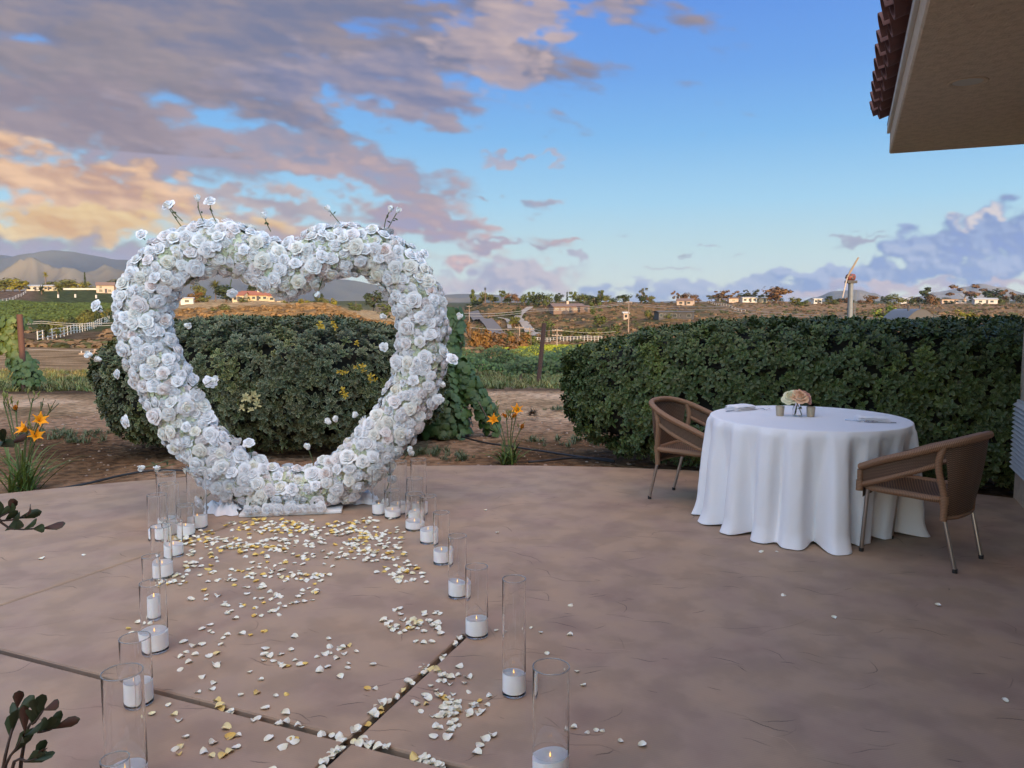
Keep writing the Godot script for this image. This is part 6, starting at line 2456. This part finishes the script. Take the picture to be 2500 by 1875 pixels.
func make_houses() -> void:
	gable_house("ranch_house", "long white ranch house on the left ridge under the palm", 70, 104, 628, 620, 616, M.plaster_white, M.roof_pale, 400, 0.15, 3)
	gable_house("small_house", "small cream house right of the white ranch house", 105, 128, 628, 620, 616, M.plaster_cream, M.roof_pale, 396, -0.2, 2)
	gable_house("villa", "white two storey villa with a red brown roof beside the slim cypress", 218, 252, 631, 616, 610, M.plaster_pink, M.roof_brown, 385, 0.35, 2, {"two": true})
	gable_house("villa_wing", "brown balconied wing at the right of the white two storey villa", 251, 281, 631, 618, 613, M.timber_brown, M.roof_brown, 388, 0.1, 3, {"chimney": 0.2, "chimney_mat": M.plaster_white})
	gable_house("garden_shed", "small white shed seen at the left inside the heart", 396, 421, 653, 648, 644, M.plaster_white, M.roof_pale, 300, 0.3, 1, {"door": false})
	gable_house("hacienda", "cream hacienda with red tiled roofs inside the heart", 528, 596, 648, 638, 629, M.plaster_cream, M.roof_red, 318, 0.1, 6, {"chimney": 0.02, "deep": 8.0})
	gable_house("hacienda_wing", "low red roofed left wing of the cream hacienda", 512, 536, 647, 638, 631, M.plaster_cream, M.roof_red, 312, 0.0, 2, {"deep": 7.0})
	gable_house("hacienda_pavilion", "red roofed pavilion at the right end of the cream hacienda", 590, 620, 649, 641, 634, M.plaster_cream, M.roof_red, 310, -0.1, 2, {"deep": 7.0})
	gable_house("dark_house", "dark low house among trees behind the heart's right side", 815, 846, 664, 659, 655, M.timber_dark, M.roof_dark, 450, 0.0, 2)
	gable_house("brown_roof_house", "house with a big brown hipped roof and chimney on the wooded hill", 1190, 1256, 677, 671, 656, M.timber_brown, M.roof_brown, 0, 0.12, 5, {"chimney": 0.02, "chimney_mat": M.plaster_pink, "deep": 12.0})
	gable_house("brown_roof_annex", "small gabled annex right of the big brown roofed house", 1255, 1284, 677, 670, 663, M.timber_brown, M.roof_brown, 0, -0.5, 1)
	gable_house("white_house", "small white house half hidden by trees right of the brown roofed house", 1272, 1294, 659, 653, 648, M.plaster_white, M.roof_pale, 410, 0.3, 2)
	gable_house("grey_house", "dark grey house with white trimmed gables on the grey bank", 1416, 1452, 690, 683, 677, M.timber_dark, M.roof_dark, 0, 0.3, 3)
	gable_house("grey_house_wing", "right wing of the dark grey house on the bank", 1452, 1497, 690, 684, 678, M.timber_dark, M.roof_dark, 0, -0.35, 3)
	gable_house("pink_house", "sunlit pink house with a tiled roof on the hill crest", 1464, 1498, 660, 651, 645, M.plaster_pink, M.roof_brown, 0, -0.4, 2, {"two": false})
	gable_house("pump_house", "tiny white hut below the grey eucalyptus bank", 1346, 1356, 690, 685, 683, M.plaster_pink, M.roof_pale, 0, 0.2, 1, {"door": false})
	gable_house("farm_cottage", "tiny pink roofed cottage on the bare hill's crest", 1573, 1593, 655, 650, 648, M.plaster_pink, M.roof_brown, 0, 0.0, 1, {"door": false})
	gable_house("farm_building", "low white farm building on the bare hill's crest", 1600, 1632, 654, 649, 646, M.plaster_white, M.roof_pale, 0, 0.1, 3)
	gable_house("farm_barn", "cream round shouldered barn right of the low farm building", 1640, 1656, 654, 648, 642, M.plaster_cream, M.roof_pale, 0, 0.5, 1)
	gable_house("white_shed", "white shed in the trees left of the wind machine", 1754, 1773, 656, 651, 648, M.plaster_white, M.roof_pale, 0, 0.2, 2)
	gable_house("metal_shed", "wide pale metal shed right of the wind machine", 1931, 1973, 655, 648, 643, M.plaster_white, M.roof_pale, 0, 0.35, 0, {"category": "shed", "door": false})
	gable_house("long_shed", "long low shed between the dark pine and the wide eucalyptus", 2026, 2078, 656, 650, 646, M.plaster_pink, M.roof_brown, 0, 0.0, 4, {"category": "shed"})
	gable_house("barn", "white barn with a pale roof near the right edge", 2105, 2148, 656, 648, 644, M.plaster_white, M.roof_pale, 0, -0.3, 2, {"category": "shed"})
	# the grey curved roof that rises behind the hedge
	var p := far_at(1961, 120)
	var w := 76.0 / 1681.0 * 120.0
	var hi := height_of(p, 667 * 1.1302) - p.y
	var t := thing("quonset_hut", "grey hut with a curved roof and two flues rising behind the long hedge", "building", p, 0.15)
	var mb := MB.new()
	grid(mb, 1, 16, func(u, v): return Vector3((v - 0.5) * w, maxf(hi - 1.7, 0.5) + 1.7 * sin(PI * v), (u - 0.5) * 6.0))
	obj("roof", mb.done(), M.galvanised, t)
	mb = MB.new()
	var arch := []
	for k in 17:
		arch.append(Vector3((k / 16.0 - 0.5) * w, maxf(hi - 1.7, 0.5) + 1.7 * sin(PI * k / 16.0), 2.9))
	mb.face([Vector3(-w / 2, -1, 2.9)] + arch + [Vector3(w / 2, -1, 2.9)])
	obj("wall", mb.done(), M.roof_dark, t)
	for k in 2:
		mb = MB.new()
		tube(mb, [Vector3(-0.9 + k * 1.9, hi - 0.6, 1.0), Vector3(-0.9 + k * 1.9, hi + 0.55, 1.0)], 0.16, 8)
		obj("flue", mb.done(), M.timber_dark, t)
	# the long low white wall under the yellow tree
	p = far_at(180, 392)
	t = thing("low_wall", "long low white wall below the yellow tree on the left ridge", "wall", p)
	mb = MB.new()
	box(mb, at(Vector3(0, 0.9, 0)), Vector3(17.0, 0.9, 0.4), 0.02)
	obj("coping", mb.done(), M.plaster_white, t)

func rail_fence(label: String, from: Vector2, to: Vector2, n: int, tall: float, called := "rail_fence", rails := 3) -> void:
	var a := land_hit(from.x, from.y)
	var b := land_hit(to.x, to.y)
	var t := thing(called, label, "fence", a)
	var prev := Vector3.ZERO
	for k in n + 1:
		var w := a.lerp(b, float(k) / n)
		var p := on_land(w.x, w.z) - a
		var mb := MB.new()
		box(mb, at(p + Vector3(0, tall / 2 - 0.15, 0)), Vector3(0.11, tall + 0.3, 0.11))
		obj("post", mb.done(), M.plaster_white, t)
		if k > 0:
			for r in rails:
				mb = MB.new()
				var h := tall * (0.3 + 0.62 * r / maxf(1.0, rails - 1.0))
				tube(mb, [prev + Vector3(0, h, 0), p + Vector3(0, h, 0)], 0.05, 4)
				obj("rail", mb.done(), M.plaster_white, t)
		prev = p

func pole(label: String, x: float, base: float, top: float, arms: int, depth := 0.0) -> Node3D:
	var p := far_at(x, depth) if depth > 0.0 else land_hit(x, base)
	var h := height_of(p, top * 1.1302) - p.y
	var t := thing("power_pole", label, "pole", p, 0.0, "power poles in the valley")
	var mb := MB.new()
	tube(mb, [Vector3(0, -0.5, 0), Vector3(0, h, 0)], [0.17, 0.11], 8)
	obj("mast", mb.done(), M.pole_wood, t)
	for k in arms:
		mb = MB.new()
		box(mb, at(Vector3(0, h - 0.35 - k * 0.9, 0.12), 0.5), Vector3(2.2, 0.14, 0.12), 0.01)
		obj("crossarm", mb.done(), M.pole_wood, t)
		for s in [-0.9, -0.35, 0.35, 0.9]:
			mb = MB.new()
			var q := Basis(Vector3.UP, 0.5) * Vector3(s, 0, 0)
			tube(mb, [Vector3(q.x, h - 0.28 - k * 0.9, q.z + 0.12), Vector3(q.x, h - 0.12 - k * 0.9, q.z + 0.12)], 0.04, 6)
			obj("insulator", mb.done(), M.plaster_white, t)
	return t

func wire(label: String, ends: Array, sag: float, r := 0.03) -> void:
	# ends: [column, row, distance] in the photo (2212 wide)
	var pts := []
	for k in ends.size():
		var d := ray(ends[k][0] * 1.1302, ends[k][1] * 1.1302)
		pts.append(EYE + d * (ends[k][2] / -d.z))
	var line := []
	for k in pts.size() - 1:
		for j in 14:
			var s := j / 14.0
			line.append(pts[k].lerp(pts[k + 1], s) - Vector3(0, sag * 4.0 * s * (1.0 - s), 0))
	line.append(pts[-1])
	var mb := MB.new()
	tube(mb, line, r, 5)
	tag(obj("power_line", mb.done(), M.wire), label, "wire", "", "thing")

func make_poles() -> void:
	rail_fence("white rail fence climbing to the right below the grove on the left hill", Vector2(82, 741), Vector2(236, 695), 26, 1.6)
	rail_fence("white rail fence rising at the far left edge below the ranch house", Vector2(-30, 664), Vector2(56, 634), 12, 1.35)
	rail_fence("long white fence along the yellow green valley vineyard", Vector2(1140, 739), Vector2(1300, 739), 22, 1.1, "rail_fence", 3)
	rail_fence("white fence line running up the bare hill on the right", Vector2(1530, 656), Vector2(1610, 676), 14, 1.2, "rail_fence", 2)
	for k in 4:
		var p := land_hit([126, 163, 208, 251][k], 644)
		var mb := MB.new()
		box(mb, at(Vector3(0, 0.4, 0)), Vector3(0.6, 2.0, 0.6), 0.05)
		var o := obj("white_pillar", mb.done(), M.plaster_white)
		o.position = p
		tag(o, "%s white pillar from the left at the top of the green slope" % ["first", "second", "third", "fourth"][k], "pillar", "white pillars on the green slope")
	pole("tall power pole with a crossarm above the hedge's left end", 1357, 706, 650, 1, 205.0)
	pole("power pole with double crossarms left of the leaning post", 1144, 735, 707, 1, 150.0)
	pole("power pole beside the foot of the curving drive", 1122, 728, 704, 1, 158.0)
	pole("power pole with two crossarms right of the leaning post", 1203, 742, 710, 2, 140.0)
	pole("power pole on the hill left of the dark lone bush", 1014, 690, 660, 1, 300.0)
	pole("thin pole with a crossbar on the scrub slope left of the heart", 205, 785, 754, 1, 62.0)
	wire("upper power line sweeping up to the tall pole from the left", [[985, 676, 120], [1150, 668, 155], [1357, 653, 204]], 0.4)
	wire("lower power line sweeping up to the tall pole from the left", [[985, 682, 118], [1150, 672, 154], [1357, 656, 204]], 0.4)
	wire("upper power line from the tall pole away to the right", [[1357, 653, 204], [1560, 662, 170], [1830, 681, 130], [2020, 681, 118], [2300, 676, 105]], 0.5)
	wire("lower power line from the tall pole away to the right", [[1357, 656, 204], [1560, 669, 168], [1830, 685, 128], [2020, 684, 116], [2300, 684, 104]], 0.5)
	wire("pair of power lines crossing before the green slope, upper", [[-60, 692, 62], [90, 694, 66], [250, 697, 70], [420, 702, 76]], 0.15, 0.02)
	wire("pair of power lines crossing before the green slope, lower", [[-60, 696, 61], [90, 698, 65], [250, 702, 69], [420, 707, 75]], 0.15, 0.02)
	wire("power line running past the low poles in the valley", [[1010, 706, 140], [1144, 708, 150], [1203, 712, 140], [1330, 716, 150]], 0.4)
	wire("low trellis wire before the dry slope on the left", [[60, 754, 26], [200, 756, 27], [300, 755, 28]], 0.02, 0.006)
	# the bending road and the curving drive
	for r in [["road", "grey road bending through the valley beside the rust coloured trees", [[1022, 350], [1032, 305], [1050, 270], [1068, 238], [1078, 200]], 4.5, M.asphalt], ["drive", "pale drive curving up to the brown roofed house", [[1163, 187], [1140, 241], [1122, 266], [1118, 287], [1124, 315], [1145, 338]], 3.0, M.road_pale], ["footpath", "narrow pale path on the slope left of the drive", [[1079, 300], [1090, 282], [1098, 260], [1101, 240]], 1.3, M.road_pale], ["valley_road", "grey road along the foot of the yellow green vineyard", [[1150, 86], [1180, 76], [1225, 64], [1290, 55]], 2.0, M.road_pale]]:
		var pts := []
		for q in r[2]:
			pts.append(far_at(q[0], q[1]))
		var mb := MB.new()
		var line := spline(pts, 150)
		for k in line.size():
			var d: Vector3 = line[mini(k + 1, line.size() - 1)] - line[maxi(k - 1, 0)]
			var s: Vector3 = Vector3(-d.z, 0, d.x).normalized() * r[3] / 2.0
			for e in [1.0, -1.0]:
				var q: Vector3 = line[k] + s * e
				mb.vert(Vector3(q.x, maxf(land_y(q.x, q.z), land_y(line[k].x, line[k].z)) + 0.0022 * -q.z, q.z))
		for k in line.size() - 1:
			mb.quad(k * 2, k * 2 + 1, k * 2 + 3, k * 2 + 2)
		tag(obj(r[0], mb.done(), r[4]), r[1], "", "", "structure")
	make_wind_machine()

func make_wind_machine() -> void:
	var depth := 100.0
	var p := far_at(1834, depth)
	var t := thing("wind_machine", "vineyard wind machine with a red engine and two blades on a grey tower", "wind machine", p)
	var k := depth / 1681.0
	var top := height_of(p, 611 * 1.1302) - p.y
	var mb := MB.new()
	tube(mb, [Vector3(0, -1, 0), Vector3(-0.1, top, 0)], [6.6 * k, 5.2 * k], 16)
	obj("tower", mb.done(), M.galvanised, t)
	for s in [0.32, 0.62]:
		mb = MB.new()
		tube(mb, [Vector3(-0.05, top - 5.0 * s, 0), Vector3(-0.05, top - 5.0 * s - 0.12, 0)], 6.3 * k, 16)
		obj("flange", mb.done(), M.galvanised, t)
	mb = MB.new()
	box(mb, at(Vector3(-0.1, top + 0.12, 0)), Vector3(21 * k, 6 * k, 16 * k), 0.03)
	obj("platform", mb.done(), M.timber_dark, t)
	mb = MB.new()
	var mid := Vector3(-0.15, top + 12 * k, 0)
	lathe(mb, [Vector2(0.01, -9 * k), Vector2(6.5 * k, -8 * k), Vector2(7.5 * k, -2 * k), Vector2(7.5 * k, 5 * k), Vector2(5.5 * k, 9 * k), Vector2(0.01, 9.5 * k)], 14)
	var eng := obj("engine", mb.done(), M.engine_red, t)
	eng.transform = Transform3D(Basis(Vector3.BACK, PI / 2), mid)
	mb = MB.new()
	for q in [[-0.3, 0.4, 0.3], [0.35, 0.15, 0.35], [0.1, -0.3, 0.4], [0.5, -0.2, 0.2]]:
		box(mb, at(mid + Vector3(q[0] * 0.6, q[1] * 0.6, q[2])), Vector3(0.28, 0.22, 0.25), 0.03)
	obj("engine_fitting", mb.done(), M.timber_dark, t)
	# blades: the hub lies left of the engine, seen nearly edge on
	var hub := mid + Vector3(-10 * k, -1.0 * k, 0.3)
	mb = MB.new()
	tube(mb, [mid, hub + Vector3(-0.15, 0, 0)], 2.6 * k, 10)
	obj("hub", mb.done(), M.timber_dark, t)
	for s in [[Vector3(11.5 * k, 41 * k, 1.5), 5.0], [Vector3(-15 * k, -43 * k, 1.0), 3.2]]:
		mb = MB.new()
		var d: Vector3 = s[0]
		var side := d.cross(Vector3(0.3, 0, 1)).normalized()
		var wide: float = s[1] * k
		for j in 2:
			var off := Vector3(0, 0, 0.05 * (1 if j == 0 else -1))
			mb.face([hub + d * 0.12 - side * wide * 0.25 + off, hub + d * 0.3 - side * wide * 0.5 + off, hub + d - side * wide * 0.35 + off, hub + d + side * wide * 0.35 + off, hub + d * 0.3 + side * wide * 0.5 + off, hub + d * 0.12 + side * wide * 0.25 + off])
		tube(mb, [hub, hub + d * 0.5, hub + d], [0.10, 0.09, 0.05], 6)
		obj("blade", mb.done(), M.blade_paint, t)
	# the ladder on the tower's right
	mb = MB.new()
	for s in [7.5, 10.0]:
		tube(mb, [Vector3(s * k, 0.2, 0.2), Vector3(s * k - 0.05, top - 0.9, 0.2)], 0.035, 5)
	for j in 16:
		tube(mb, [Vector3(7.5 * k, 0.4 + j * 0.3, 0.2), Vector3(10.0 * k, 0.4 + j * 0.3, 0.2)], 0.025, 4)
	obj("ladder", mb.done(), M.galvanised, t)
